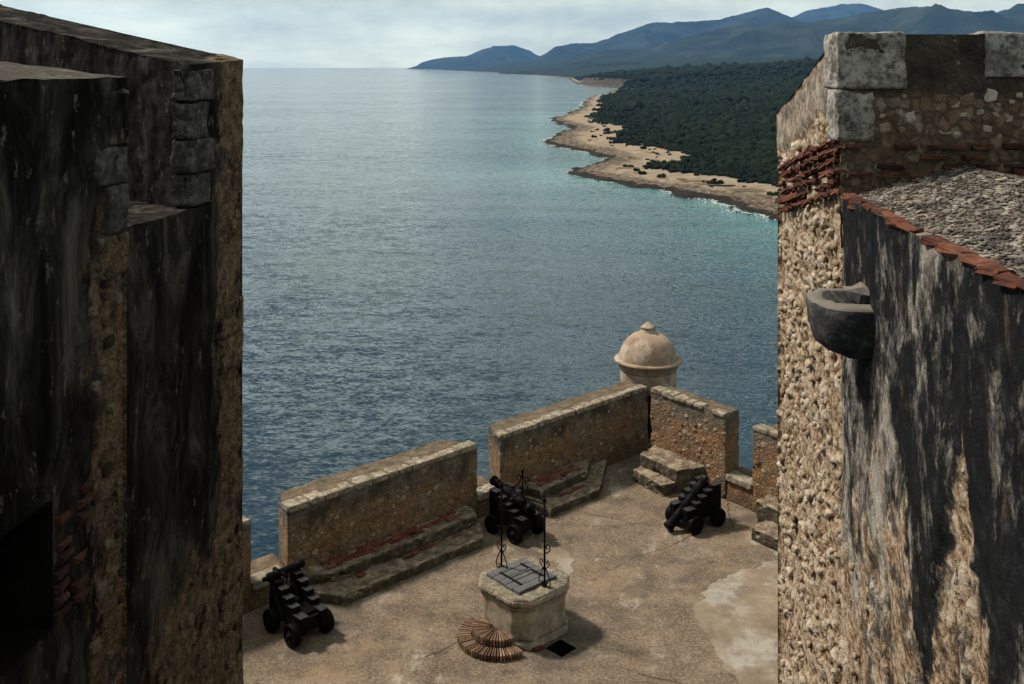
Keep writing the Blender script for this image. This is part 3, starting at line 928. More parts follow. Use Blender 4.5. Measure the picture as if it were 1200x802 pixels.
def build_forest():
    Vs, Fs, off = [], [], 0
    r = np.random.default_rng(5)
    for (y0, y1, n, r0, r1, sub) in ((420, 800, 9000, 1.6, 3.6, 2), (800, 1400, 10000, 2.2, 4.6, 1), (1400, 2600, 12000, 3.5, 7.5, 1), (2600, 5200, 13000, 6, 13, 1)):
        y = r.uniform(y0, y1, n * 3)
        x = shore_x(y) + 20 + r.uniform(0, 1, n * 3) ** 1.1 * (y * .42 + 60)
        p = np.stack([x, y, np.zeros_like(x)], 1)
        d = x - shore_x(y)
        edge = veg_edge(y) + fbm(p, .018, 4, .6, 40) * 26 + fbm(p, .07, 3, .6, 43) * 12
        clear = fbm(p, .012, 4, .55, 60)
        ok = (d > edge) & ((clear < .40) | (d > edge + 70)) & (x < y * .36 + 40)
        # thin scatter in front of the edge
        x, y, p, d = x[ok][:n], y[ok][:n], p[ok][:n], d[ok][:n]
        rad = r.uniform(r0, r1, len(x)) * (1 + .5 * (r.random(len(x)) > .93))
        near_edge = np.clip((d - veg_edge(y)) / 60, .45, 1)
        rad = rad * near_edge
        z = SEA + land_h(d, x, y) + rad * .35
        v, f = blobs(np.stack([x, y, z], 1), rad, rad * r.uniform(.6, 1.0, len(x)), sub, 7 + int(y0), .32)
        Vs.append(v); Fs.append(f + off); off += len(v)
    me = mesh_from("forest", np.concatenate(Vs), np.concatenate(Fs), M["forest"], smooth=False)
    tag(obj("forest", me), "dense dark green scrub forest behind the beach", "forest", kind="stuff")
build_forest()

def build_shrubs():
    r = random.Random(4); n = 0; t = 0
    rows = [(905, 538), (890, 545), (868, 548)]
    while n < 60 and t < 4000:
        t += 1
        y = r.choice([r.uniform(470, 720), r.uniform(720, 1150)])
        d = r.uniform(30, veg_edge(np.array([y]))[0] + 4)
        x = float(shore_x(y)) + d
        s = r.uniform(.7, 2.3) * (1.2 if y > 800 else 1)
        cs = np.array([(x, y, 0)]) ; h = float(SEA + land_h(np.array([d]), cs[:, 0], cs[:, 1])[0])
        k_ = r.randint(5, 9)
        cent = np.array([(r.uniform(-1, 1) * s, r.uniform(-.8, .8) * s, r.uniform(.15, .7) * s) for _ in range(k_)])
        rad = np.array([s * r.uniform(.4, .75) for _ in range(k_)])
        v, f = blobs(cent, rad, rad * .8, 2, 100 + n, .35)
        o = obj("shrub", mesh_from("shrub", v, f, M["forest"], smooth=False), None, (x, y, h))
        tag(o, "low dark green shrub growing alone on the pale sand beach", "shrub", "shrubs dotted over the beach")
        n += 1
build_shrubs()

def build_foam():
    Vs, Fs, off = [], [], 0
    r = np.random.default_rng(9)
    n = 5200
    y = 430 * (2300 / 430) ** r.random(n)
    p = np.stack([shore_x(y), y, np.zeros(n)], 1)
    amt = fbm(p, .02, 3, .6, 31)
    keep = amt > -.10
    y, p = y[keep], p[keep]
    D_ = np.full(len(y), -2.5)
    for it in range(8):
        q = p.copy(); q[:, 0] = shore_x(y) + D_
        w = fbm(q, .028, 4, .6, 2) * 10 + fbm(q, .11, 4, .65, 4) * 5
        D_ = .5 * D_ + .5 * (-2.6 - w * np.exp(-np.clip(D_, 0, None) / 60))
    x = shore_x(y) + D_ + r.normal(-.3, .8, len(y)) - (r.random(len(y)) > .9) * r.uniform(0, 6, len(y))
    rad = r.uniform(.15, .6, len(y)) * np.clip(y / 800, .8, 2)
    big = (fbm(p, .02, 3, .6, 31) > .16) & (r.random(len(y)) > .8)
    x = x - big * r.uniform(0, 5, len(y)); rad = rad * (1 + .3 * big)
    v, f = blobs(np.stack([x, y, np.full(len(y), SEA + .05)], 1), rad * .8, np.full(len(y), .2), 1, 3, .35)
    # stretch along the shore
    v = v.reshape(len(y), -1, 3); c = v.mean(1, keepdims=True); v[:, :, 1] = c[:, :, 1] + (v[:, :, 1] - c[:, :, 1]) * 2.6
    tag(obj("surf", mesh_from("surf", v.reshape(-1, 3), f, M["foam"])), "broken white surf along the rocky shoreline", "surf", kind="stuff")
build_foam()

def build_mountain(label, pts, D, W, seed, amp):
    u = np.array([p[0] for p in pts], float); vv = np.array([p[1] for p in pts], float)
    n = 420; m = 120
    us = np.linspace(u[0], u[-1], n)
    # smooth the control polyline, then roughen it
    vs = np.interp(us, u, vv)
    ker = np.hanning(11); ker /= ker.sum()
    pad = np.pad(vs, 5, mode='edge'); vs = np.convolve(pad, ker, 'valid')
    X = (us - 600) / 1200 * D
    H = EYE + (77 - vs) / 1200 * D
    ts = np.linspace(-1, 1, m)
    XX, TT = np.meshgrid(X, ts, indexing='xy'); HH = np.broadcast_to(H, XX.shape)
    prof = np.where(TT < 0, (1 + TT), (1 - TT)); prof = prof ** 1.15
    P = np.stack([XX.ravel(), (TT * W).ravel(), np.zeros(XX.size)], 1)
    # spurs and gullies run down from the crest
    q = P.copy(); q[:, 1] *= .45
    rid = 1 - 2 * np.abs(fbm(q, 2.2 / W, 4, .5, seed)); rid2 = fbm(P, 6.0 / W, 4, .55, seed + 4)
    mid = np.sin(np.pi * np.clip(prof, 0, 1)).ravel()
    base = SEA - 12
    rise = np.maximum(HH.ravel() - base, 5)
    Z = base + rise * prof.ravel() + rise * (amp * (rid - .55) * mid + amp * .35 * rid2 * mid)
    Z = Z + rid2 * 22 * prof.ravel() + fbm(P, 22.0 / W, 4, .6, seed + 6) * 26 * np.clip(prof.ravel() * 2, 0, 1)
    V = np.stack([P[:, 0] + fbm(P, 1.5 / W, 2, .5, seed + 8) * 0, D + P[:, 1], Z], 1)
    i, j = np.meshgrid(np.arange(m - 1), np.arange(n - 1), indexing='ij')
    a = (i * n + j).ravel()
    F = np.stack([a, a + 1, a + n + 1, a + n], 1)
    o = obj("mountain", mesh_from("mountain", V, F, M["mountain"])); tag(o, label, kind="structure")
build_mountain("low blue headland running out to the sea horizon",
               [(486, 79.6), (492, 75), (500, 72), (520, 68), (545, 66), (560, 60), (580, 54), (600, 53), (615, 57), (632, 66), (660, 70), (700, 74), (760, 78)], 21000, 2600, 3, .5)
build_mountain("long blue ridge behind the wooded foothills",
               [(600, 79), (620, 73), (632, 67), (650, 55), (670, 50), (700, 50), (725, 40), (760, 27), (800, 24), (840, 22), (870, 14), (900, 10), (925, 21), (960, 40), (1010, 60), (1080, 76)], 17000, 3200, 13, .5)
build_mountain("palest farthest peak between two nearer ridges",
               [(860, 60), (900, 36), (925, 21), (945, 13), (965, 8), (985, 4.5), (1010, 5), (1030, 10), (1060, 22), (1100, 40), (1180, 70)], 24000, 3200, 23, .45)
build_mountain("dark blue nearer ridge with a broad double summit",
               [(640, 78), (670, 69), (690, 63), (720, 58), (760, 58), (790, 50), (830, 38), (870, 28), (905, 26), (940, 25), (960, 23), (1000, 19), (1040, 11), (1070, 7), (1100, 11), (1130, 19), (1150, 20), (1175, 16), (1200, 8), (1260, -8), (1340, -14), (1420, 6), (1520, 20), (1700, 50)], 11500, 3300, 33, .55)
build_mountain("low green foothill in front of the blue ridges",
               [(585, 88), (610, 86), (650, 82), (690, 77.5), (730, 73.5), (790, 70), (840, 71.5), (900, 73), (980, 71), (1100, 66), (1250, 62), (1500, 60)], 8200, 1500, 43, .22)

# ------------------------------------------------------------------ terrace, bastion, headland
OL = np.array([-4.44, 20.23]); DL = np.array([.726, .688]); NL = np.array([-.688, .726])      # left parapet line (inner face)
OR = np.array([3.60, 26.85]); DR = np.array([.6, -.8]); NR = np.array([.8, .6])                # right parapet line
def pl(s, n): return tuple(OL + DL * s + NL * n)
def pr(s, n): return tuple(OR + DR * s + NR * n)

def build_terrace():
    from mathutils.geometry import delaunay_2d_cdt
    outer = [pl(-14, 1.02), pl(11.7, 1.02), pr(-1.0, .82), pr(16, .82), (13.0, -6.0), (-16.0, -6.0)]
    c = np.array([.885, 18.455]); h = .285
    hole = [(c[0], c[1] - h), (c[0] + h, c[1]), (c[0], c[1] + h), (c[0] - h, c[1])]
    pts = [Vector(p) for p in outer + hole]
    n = len(outer)
    edges = [(i, (i + 1) % n) for i in range(n)] + [(n + i, n + (i + 1) % 4) for i in range(4)]
    v, e, f, *_ = delaunay_2d_cdt(pts, edges, [], 1, 1e-6)
    faces = []
    for t in f:
        m = sum((v[i] for i in t), Vector((0, 0))) / len(t)
        if abs(m.x - c[0]) + abs(m.y - c[1]) < h * .98: continue
        faces.append(tuple(t))
    V = [(p.x, p.y, 0) for p in v]
    # side skirt so the floor has body
    o = wobj("terrace", V, faces, M["terrace"], smooth=False)
    if o.data.polygons[0].normal.z < 0: o.data.flip_normals()
    tag(o, "worn lime concrete gun terrace with cracks and stains", kind="structure")
    hv, hf = [], []
    for (x, y) in hole: hv += [(x, y, 0), (x, y, -.7)]
    for i in range(4):
        a, b = 2 * i, 2 * ((i + 1) % 4); hf.append((a, b, b + 1, a + 1))
    hf.append((1, 3, 5, 7))
    wobj("drain", hv, hf, M["dark"], o, smooth=False)
    # pale mortar patch at the foot of the sunlit rampart, irregular outline
    r = random.Random(3)
    def ragged(pts, amp, k_):
        out = []
        for i in range(len(pts)):
            a = np.array(pts[i]); b = np.array(pts[(i + 1) % len(pts)])
            d = b - a; nn = np.array([-d[1], d[0]]) / (np.linalg.norm(d) + 1e-9)
            for q in range(k_):
                t = q / k_; w = amp * math.sin(math.pi * t) ** .5 if q else 0
                out.append(a + d * t + nn * r.uniform(-w, w))
        return out
    def sheet(name, pts, amp, k_, z, mat):
        p = ragged(pts, amp, k_)
        ff = bmesh.new(); vs = [ff.verts.new((x, y, z)) for x, y in p]; ff.faces.new(vs)
        bmesh.ops.recalc_face_normals(ff, faces=ff.faces[:])
        for g in ff.faces:
            if g.normal.z < 0: g.normal_flip()
        bmesh.ops.triangulate(ff, faces=ff.faces[:])
        bm_obj(name, ff, mat, o)
    sheet("mortar_patch", [(3.85, 15.6), (3.86, 17.2), (3.62, 18.7), (3.50, 19.75), (3.95, 20.6), (4.7, 21.25), (5.6, 21.75), (7.4, 20.6), (7.8, 15.6)], .10, 7, .004, M["patch"])
    sheet("mortar_patch", [(1.15, 21.0), (1.35, 21.75), (1.05, 22.3), (.55, 22.15), (.7, 21.8), (1.0, 21.6), (.85, 21.2)], .07, 5, .004, M["patch"])
    return o
terrace = build_terrace()

def build_bastion():
    t = thing("bastion", "stone bastion carrying the gun terrace above the sea", "bastion", (0, 12, -22))
    outer = [pl(-14, 1.0), pl(11.7, 1.0), pr(-1.0, .8), pr(16, .8), (13.0, -6.0), (-16.0, -6.0)]
    c = np.array(outer).mean(0)
    V, F = [], []
    n = len(outer)
    for (x, y) in outer: V.append((x, y, -.02))
    for (x, y) in outer:
        d = np.array([x, y]) - c; V.append((*(c + d * 1.16), -24.0))
    for i in range(n): F.append((i, n + i, n + (i + 1) % n, (i + 1) % n))
    F.append(tuple(range(2 * n - 1, n - 1, -1)))
    wobj("wall", V, [tuple(reversed(f)) for f in F], M["mer_a"], t, smooth=False)
    # rock below
    rr = np.linspace(0, 1, 26); an = np.linspace(0, 2 * np.pi, 90, endpoint=False)
    R_, A_ = np.meshgrid(rr, an, indexing='ij')
    rad = 17 + 26 * R_ ** .8
    x = c[0] + np.cos(A_) * rad; y = c[1] - 2 + np.sin(A_) * rad * .92; z = -20 - 38 * R_
    P = np.stack([x.ravel(), y.ravel(), z.ravel()], 1)
    P[:, 0] += fbm(P, .11, 4, .55, 3) * 4; P[:, 1] += fbm(P, .11, 4, .55, 5) * 4; P[:, 2] += fbm(P, .16, 4, .55, 6) * 3 * (R_.ravel() > .05)
    i, j = np.meshgrid(np.arange(25), np.arange(90), indexing='ij'); a = (i * 90 + j).ravel(); b = (i * 90 + (j + 1) % 90).ravel()
    o = wobj("headland", P, np.stack([a, a + 90, b + 90, b], 1), M["coast"])
    tag(o, "rock of the headland under the bastion", kind="structure")
build_bastion()

# ------------------------------------------------------------------ ramparts beside the opening
STONES_R = [stone_mesh("stone_bright", M["stone_r"], i) for i in range(8)]
for _m in STONES_R: _m.polygons.foreach_set("use_smooth", np.ones(len(_m.polygons), bool))
STONES_M = [stone_mesh("stone_warm", M["stone_m"], 20 + i) for i in range(8)]
STONES_F = [stone_mesh("stone_parapet", M["stone_f"], 40 + i) for i in range(8)]
STONES_L = [stone_mesh("stone_dark", M["stone_l"], 60 + i) for i in range(6)]

def rx(y): return 1.81 + .07 * y
def build_right():
    t = thing("rampart", "sunlit rubble rampart with red brick courses, gravel coping and stone spout", "rampart", (5, 6, 0))
    yc, yf, X1 = 7.3, 9.6, 9.0
    ztop, z1 = 9.58, EYE + .225
    zf = EYE - .46
    ps = []
    # cheek: near plaster part, corner part, parapet part
    ps.append(((rx(1.5), 1.5, 0), (rx(yc), yc, 0), (rx(yc), yc, 4.2), (rx(1.5), 1.5, 4.2), .25))
    ps.append(((rx(1.5), 1.5, 4.2), (rx(yc), yc, 4.2), (rx(yc), yc, ztop), (rx(1.5), 1.5, ztop), .022))
    ps.append(((rx(yc), yc, 0), (rx(yf), yf, 0), (rx(yf), yf, 4.2), (rx(yc), yc, 4.2), .25))
    ps.append(((rx(yc), yc, 4.2), (rx(yf), yf, 4.2), (rx(yf), yf, 9.0), (rx(yc), yc, ztop), .0165))
    ps.append(((rx(yc), yc, ztop), (rx(yf), yf, 9.0), (rx(yf), yf, zf), (rx(yc), yc, z1), .0165))
    V, F = patches(ps, .05)
    N = vnormals(V, F)
    Vw = V + np.stack([fbm(V, 9, 3, .6, 200 + q) for q in range(3)], 1) * .055
    f1, f2, idv = worley(Vw * np.array([1, 1, 1.15]), 9.0, 4)
    g1, g2, gid = worley(Vw, 19.0, 6)
    bl = sstep(f2, .0, .34) * (.25 + .75 * idv) + .45 * sstep(g2, .0, .4) * gid
    ed = sstep(f2, .0, .25)
    y, z = V[:, 1], V[:, 2]
    par = z + .26 * y
    rub = np.maximum(sstep(y + fbm(V, 5, 3, .5, 31) * .12, 7.18, 7.34), .8 * (1 - sstep(z + fbm(V, 1.2, 3, .5, 32) * 1.5, 7.1, 7.7)) * sstep(y, 4.4, 4.9))
    rub = np.maximum(rub, .8 * sstep((8.75 - z) * .30 - np.abs(y - 4.95 + fbm(V, 4, 3, .5, 88) * .15), -.05, .1))
    rub = rub * (1 - .75 * sstep(par, 12.1, 12.25))
    d = rub * (bl * .042 * (.2 + .8 * sstep(fbm(V, 3.5, 3, .5, 66), -.15, .15)) + fbm(V, 26, 4, .65, 12) * .018 + fbm(V, 8, 3, .5, 14) * .018 - .045)
    d = d + (1 - rub) * (fbm(V * np.array([1, 1, .35]), 9, 4, .55, 15) * .010 + fbm(V, 1.5, 2, .5, 18) * .02)
    # the seam and the far arris stay put so the neighbouring faces meet it
    lump = np.clip(bl * .62 + .12 + fbm(V, 26, 4, .65, 12) * .55, 0, 1)
    edge = np.minimum(sstep(np.abs(z - 4.2), 0, .02) + 0, 1) * np.where(z < 4.1, 0, 1)
    d = d * edge * np.where(y > yf - 1e-3, .35, 1)
    W = V + N * np.where(N[:, :1] < 0, 1, -1) * d[:, None]
    F2 = F
    o = wobj("cheek_wall", W, F2, M["rwall"], t)
    at = o.data.attributes.new("lump", 'FLOAT', 'POINT'); at.data.foreach_set("value", lump.astype(np.float32))
    # body behind the skin: far end, tops, parapet front
    e = .04
    fr = [((rx(yc) + .02, yc, 9.2), (X1, yc, 9.2), (X1, yc, z1), (rx(yc) + .02, yc, z1), .03)]
    V, F = patches(fr, .03); 
    f1, f2, idv = worley(V, 10.0, 9)
    V[:, 1] -= (1 - sstep(f1, .1, .6)) * .02 * (V[:, 2] < 10.28) + fbm(V, 6, 4, .55, 41) * .018 + fbm(V, 30, 2, .5, 44) * .006
    V[:, 2] += np.where(V[:, 2] > z1 - .001, fbm(V * np.array([1, 0, 0]), 5, 4, .6, 77) * .02, 0)
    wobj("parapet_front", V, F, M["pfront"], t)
    ps = [((rx(yc) + .0, yc, z1 - .005), (X1, yc, z1 - .005), (X1, yf, zf - .005), (rx(yf), yf, zf - .005), .08)]
    V, F = patches(ps, .08); V[:, 2] += fbm(V, 5, 3, .5, 51) * .012
    wobj("parapet_top", V, F, M["mer_a"], t)
    wobj("end_wall", [(rx(yf) + .01, yf, 0), (X1, yf, 0), (X1, yf, zf), (rx(yf) + .01, yf, zf)], [(3, 2, 1, 0)], M["mer_a"], t, smooth=False)
    wobj("end_wall", [(rx(1.5), 1.5, 0), (X1, 1.5, 0), (X1, 1.5, ztop), (rx(1.5), 1.5, ztop)], [(0, 1, 2, 3)], M["mer_a"], t, smooth=False)
    # gravel bed, rising to a low ridge and falling behind it
    xs = [0, .12, .5, .88, 1.3, 2.2, 4.2, 6.6]; hs = [-.012, .0, .10, .205, .13, .06, .05, .05]
    ys = np.linspace(1.5, yc - .005, 90); xx = np.linspace(0, 6.6, 90)
    Xg, Yg = np.meshgrid(xx, ys, indexing='xy')
    P = np.stack([(rx(Yg) + .01 + Xg).ravel(), Yg.ravel(), (ztop + np.interp(Xg, xs, hs)).ravel()], 1)
    P[:, 2] += fbm(P, 3, 4, .55, 61) * .012
    i, j = np.meshgrid(np.arange(89), np.arange(89), indexing='ij'); a = (i * 90 + j).ravel()
    wobj("gravel_bed", P, np.stack([a, a + 1, a + 91, a + 90], 1), M["gravel"], t)
    r = np.random.default_rng(8); n = 11000
    gx = r.random(n) ** 1.3 * 2.6 + .1; gy = r.uniform(3.3, yc - .03, n)
    p = np.stack([rx(gy) + gx, gy, ztop + np.interp(gx, xs, hs)], 1)
    p[:, 2] += fbm(p, 3, 4, .55, 61) * .012 + .004
    rad = r.uniform(.005, .014, n)
    v, f = blobs(p, rad * 1.2, rad * .45, 1, 71, .3)
    g = wobj("gravel", v, f, M["gravel"], t, smooth=False); g["kind"] = "stuff"
    # brick edging along the coping
    R_ = random.Random(6)
    bm_ = [brick_mesh("edging_brick", M["brick_r"], .085, .235, .030, 80 + i, bev=.008, jit=.012) for i in range(5)]
    yb = 3.4
    while yb < yc - .1:
        L = R_.uniform(.15, .24)
        if R_.random() > .02:
            place("brick", R_.choice(bm_), t, (rx(yb) + .045 + R_.uniform(-.02, .03), yb + L / 2, ztop - .002 + R_.uniform(-.010, .010)),
                  Matrix.Rotation(R_.uniform(-.12, .12), 3, 'Z') @ Matrix.Rotation(R_.uniform(-.06, .06), 3, 'Y'), (R_.uniform(.8, 1.15), L / .24, 1))
            if R_.random() > .55:
                place("brick", R_.choice(bm_), t, (rx(yb) + .06 + R_.uniform(-.02, .03), yb + L / 2, ztop - .038), Matrix.Rotation(R_.uniform(-.1, .1), 3, 'Z'), (1, L / .24, .8))
        yb += L + R_.uniform(.0, .03)
    # red bricks across the far fall of the bed
    for i in range(7):
        place("brick", R_.choice(bm_), t, (3.62 + i * .17, yc - .06 - .0 * i, ztop + .16 + R_.uniform(-.01, .01)), Matrix.Rotation(math.pi / 2 + R_.uniform(-.1, .1), 3, 'Z'), (1, .68, 1))
    # five sloping brick courses on the cheek under the parapet
    bm2 = [brick_mesh("course_brick", M["brick_r"], .06, .215, .046, 90 + i, bev=.012, jit=.013) for i in range(6)]
    sl = -.205
    for c in range(6):
        yb = yc + .0 + R_.uniform(0, .12)
        while yb < yf - .12:
            L = R_.uniform(.13, .24)
            if R_.random() > .07 and yb + L < yf - .03:
                ym = yb + L / 2
                z = 9.60 + c * .077 + sl * (ym - yc)
                place("brick", R_.choice(bm2), t, (rx(ym) + .006 + R_.uniform(-.014, .014), ym, z + R_.uniform(-.006, .006)),
                      Matrix.Rotation(math.atan(sl) + R_.uniform(-.04, .04), 3, 'X'), (1, L / .225, R_.uniform(.8, 1.1)))
            yb += L + R_.uniform(.012, .05)
    # thin sooty brick courses on the shaded face
    bm3 = [brick_mesh("sooty_course_brick", M["brick_d"], .22, .06, .04, 100 + i, jit=.009) for i in range(5)]
    for c in range(4):
        xb = rx(yc) + .02 + R_.uniform(0, .1)
        while xb < 4.6:
            L = R_.uniform(.12, .26)
            if R_.random() > .22:
                place("brick", R_.choice(bm3), t, (xb + L / 2, yc - .012 + R_.uniform(-.012, .01), 9.72 + c * .067 + R_.uniform(-.008, .008)), Matrix.Rotation(R_.uniform(-.05, .05), 3, 'Y'), (L / .23, 1, R_.uniform(.7, 1.1)))
            xb += L + R_.uniform(.02, .09)
    # quoins and coping blocks
    def block(x0, x1, y0, y1, z0, z1_, seed, mat="quoin_r", name="quoin"):
        b = rough_solid([(x0, y0), (x1, y0), (x1, y1), (x0, y1)], z0, z1_, .035, .026, seed, .022, nscale=9, chip=.03)
        bm_obj(name, b, M[mat], t, smooth=True)
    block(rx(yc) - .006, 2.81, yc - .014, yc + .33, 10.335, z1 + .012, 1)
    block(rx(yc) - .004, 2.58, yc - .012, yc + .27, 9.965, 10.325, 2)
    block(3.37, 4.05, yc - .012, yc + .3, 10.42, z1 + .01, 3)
    # rubble stones: shaded band and sunlit cheek
    scatter_stones(t, (2.6, yc - .002, 9.99), (1, 0, 0), (0, 0, 1), 2.0, .30, 70, (.04, .10), STONES_F, None, 21, .28)
    ydir = Vector((.07, 1, 0)).normalized()
    def okr(p):
        if p.y < 7.2 or p.y > 9.5: return False
        zb = 9.58 + sl * (p.y - yc)
        return p.z < zb - .03 or (zb + .47 < p.z < 12.12 - .26 * p.y and p.y > 7.6)
    # face frame: u runs towards the camera so that the normal points into the opening
    scatter_stones(t, (rx(9.55), 9.55, 4.9), -ydir, (0, 0, 1), 2.35, 5.2, 150, (.04, .085), STONES_R, okr, 22, .42)
    scatter_stones(t, (rx(7.0), 7.0, 5.8), -ydir, (0, 0, 1), 1.9, 1.6, 18, (.04, .08), STONES_R, lambda p: p.z < 7.1, 23, .3)
    # stone spout: a shallow half bowl let into the wall
    prof = []
    V, F = [], []
    nu, nv = 22, 9
    cy, hw, pj, ht = 6.70, .33, .34, .33
    for i in range(nu + 1):
        a = math.pi * i / nu
        for j in range(nv + 1):
            b = (math.pi / 2) * j / nv
            w = math.cos(b) ** .42
            yy = cy + math.cos(a) * hw * (.35 + .65 * w); px = -math.sin(a) ** .5 * pj * (.12 + .88 * w) if 0 < i < nu else .1
            V.append((rx(yy) + px, yy, 8.97 - ht * math.sin(b)))
    for i in range(nu):
        for j in range(nv):
            q = i * (nv + 1) + j; F.append((q, q + nv + 1, q + nv + 2, q + 1))
    top = [i * (nv + 1) for i in range(nu + 1)]
    base = len(V)
    for i in range(nu + 1):
        a = math.pi * i / nu
        yy = cy + math.cos(a) * hw * .72; px = -math.sin(a) ** .5 * pj * .72 if 0 < i < nu else .1
        V.append((rx(yy) + px, yy, 8.985))
    for i in range(nu + 1):
        a = math.pi * i / nu
        yy = cy + math.cos(a) * hw * .6; px = -math.sin(a) * pj * .55 if 0 < i < nu else .1
        V.append((rx(yy) + px, yy, 8.90))
    for i in range(nu):
        F.append((top[i], base + i, base + i + 1, top[i + 1]))
        F.append((base + i, base + nu + 1 + i, base + nu + 2 + i, base + i + 1))
    F.append(tuple(base + nu + 1 + i for i in range(nu + 1)))
    V = np.array(V); V += np.stack([fbm(V, 11, 5, .65, 91 + q) for q in range(3)], 1) * .03
    sp = wobj("spout", V, F, M["spout"], t)
    bmr = sp.data
    b_ = bmesh.new(); b_.from_mesh(bmr); bmesh.ops.recalc_face_normals(b_, faces=b_.faces[:]); b_.to_mesh(bmr); b_.free()
    place("stone", stone_mesh("spout_stone", M["spout"], 77), sp, (rx(6.62) + .0, 6.6, 9.02), Matrix.Rotation(.4, 3, 'Z'), (.2, .26, .13))
build_right()

def lx2(y): return -3.765 + .155 * y
def lx1(y): return -3.40 + .155 * y
def build_left():
    t = thing("rampart", "rampart coloured near black for its shade, with embrasure ledge and grey quoin stones", "rampart", (-5, 6, 0))
    X0 = -10.0
    # --- far wall with its ledge
    zl = EYE - 1.125
    ps = [((lx2(9.0), 9.0, 0), (lx2(4.0), 4.0, 0), (lx2(4.0), 4.0, 4.6), (lx2(9.0), 9.0, 4.6), .25),
          ((lx2(9.0), 9.0, 4.6), (lx2(4.0), 4.0, 4.6), (lx2(4.0), 4.0, zl), (lx2(9.0), 9.0, zl), .03)]
    V, F = patches(ps, .04)
    def rough_face(V, seed, amp=1.0):
        y, z = V[:, 1], V[:, 2]
        f1, f2, idv = worley(V, 11, seed)
        er = np.maximum(sstep(y + fbm(V, 3, 3, .5, seed + 1) * .3, 8.42, 8.6), .9 * (1 - sstep(z + fbm(V, 1, 3, .5, seed + 2), 6.2, 6.7)))
        d = er * ((1 - sstep(f1, .1, .6)) * .014 * (.4 + idv) - .022) + fbm(V, 7, 4, .55, seed + 3) * .016 + fbm(V, 1.2, 2, .5, seed + 4) * .02
        return d * np.where(z < 4.55, 0, 1) * amp
    V[:, 0] += rough_face(V, 3)
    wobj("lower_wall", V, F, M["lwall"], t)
    A, B, C, D = (-2.56, 8.03), (-2.372, 9.0), (-6.6, 12.4), (-6.9, 11.49)
    V, F = patches([((lx2(4.0), 4.0, zl), (lx2(8.1), 8.1, zl), (-6.0, 12.0, zl), (X0, 4.0, zl), .06)], .06)
    V[:, 2] += fbm(V, 4, 4, .55, 8) * .03
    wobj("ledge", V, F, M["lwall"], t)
    Vb, Fb = join([([(lx2(9.0), 9.0, 0), (X0, 15.2, 0), (X0, 15.2, zl), (lx2(9.0), 9.0, zl)], [(0, 1, 2, 3)])])
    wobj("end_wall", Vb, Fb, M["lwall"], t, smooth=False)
    # --- upper far block (merlon) whose top falls outwards
    def top(p):
        tt = ((p[0] + 2.56) * -.64 + (p[1] - 8.03) * .51) / (.64 ** 2 + .51 ** 2)
        return 10.505 + .43 * tt / 3.78
    qa, qb, qc, qd = [(x, y, top((x, y)) - (.02 if k_ in (1,) else 0)) for k_, (x, y) in enumerate((A, B, C, D))]
    z0 = zl - .03
    ps = [((qd[0], qd[1], z0), (qa[0], qa[1], z0), qa, qd, .035), ((qa[0], qa[1], z0), (qb[0], qb[1], z0), qb, qa, .03),
          ((qb[0], qb[1], z0), (qc[0], qc[1], z0), qc, qb, .15), (qa, qb, qc, qd, .06)]
    V, F = patches(ps, .05)
    N = vnormals(V, F)
    d = fbm(V, 6, 4, .55, 15) * .02 + fbm(V, 1.3, 2, .5, 16) * .02 + fbm(V, 26, 2, .5, 17) * .006
    tp = V[:, 2] > z0 + .02
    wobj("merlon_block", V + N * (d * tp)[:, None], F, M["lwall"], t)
    # grey quoins on the near arris of the block
    zq = zl + .02
    for i, (h, ln) in enumerate(((.26, .34), (.27, .42), (.30, .30), (.26, .40))):
        if zq + h > 10.5: h = 10.49 - zq
        y0, y1 = 8.035, 8.035 + ln
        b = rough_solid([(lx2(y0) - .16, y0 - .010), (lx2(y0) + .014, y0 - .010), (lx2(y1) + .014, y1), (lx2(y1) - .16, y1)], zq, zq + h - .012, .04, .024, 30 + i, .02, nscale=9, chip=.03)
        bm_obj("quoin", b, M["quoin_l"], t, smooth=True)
        zq += h
    # far arris blocks seen against the sea
    z = 9.4
    R_ = random.Random(12)
    zz = 5.0
    while zz < 10.3:
        h = R_.uniform(.28, .5); ln = R_.uniform(.22, .42)
        if R_.random() > .45:
            y1 = 8.985; y0 = y1 - ln
            b = rough_solid([(lx2(y0) - .1, y0), (lx2(y0) + .014, y0), (lx2(y1) + .016, y1 + .012), (lx2(y1) - .1, y1 + .012)], zz, min(zz + h, 10.42) - .02, .06, .014, 50 + int(zz * 10), .022, nscale=8)
            bm_obj("quoin", b, M["lwall"], t, smooth=True)
        zz += h
    # --- near block
    y0, y1 = 1.5, 6.4
    ztp = EYE - .075
    nz0, nz1, ny0, ny1 = 7.42, 8.12, 4.75, 5.60
    ps = [((lx1(y1), y1, 0), (lx1(y0), y0, 0), (lx1(y0), y0, 4.6), (lx1(y1), y1, 4.6), .25),
          ((lx1(y1), y1, 4.6), (lx1(y0), y0, 4.6), (lx1(y0), y0, ztp), (lx1(y1), y1, ztp), .03)]
    def skip(c): return (c[:, 1] > ny0) & (c[:, 1] < ny1) & (c[:, 2] > nz0) & (c[:, 2] < nz1)
    V, F = patches(ps, .04, skip)
    f1, f2, idv = worley(V, 12, 41)
    er = sstep(V[:, 1] + fbm(V, 3, 3, .5, 42) * .25, 5.95, 6.15) * (1 - sstep(V[:, 2] + fbm(V, 2, 3, .5, 43) * .4, 9.3, 9.7))
    d = er * ((1 - sstep(f1, .1, .6)) * .016 * (.4 + idv) - .022) + fbm(V, 7, 4, .55, 44) * .016 + fbm(V, 1.1, 2, .5, 45) * .025
    V[:, 0] += d * (V[:, 2] > 4.62)
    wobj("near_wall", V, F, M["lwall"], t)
    # recess
    xa, xb = lx1(ny0) + .02, lx1(ny1) + .02
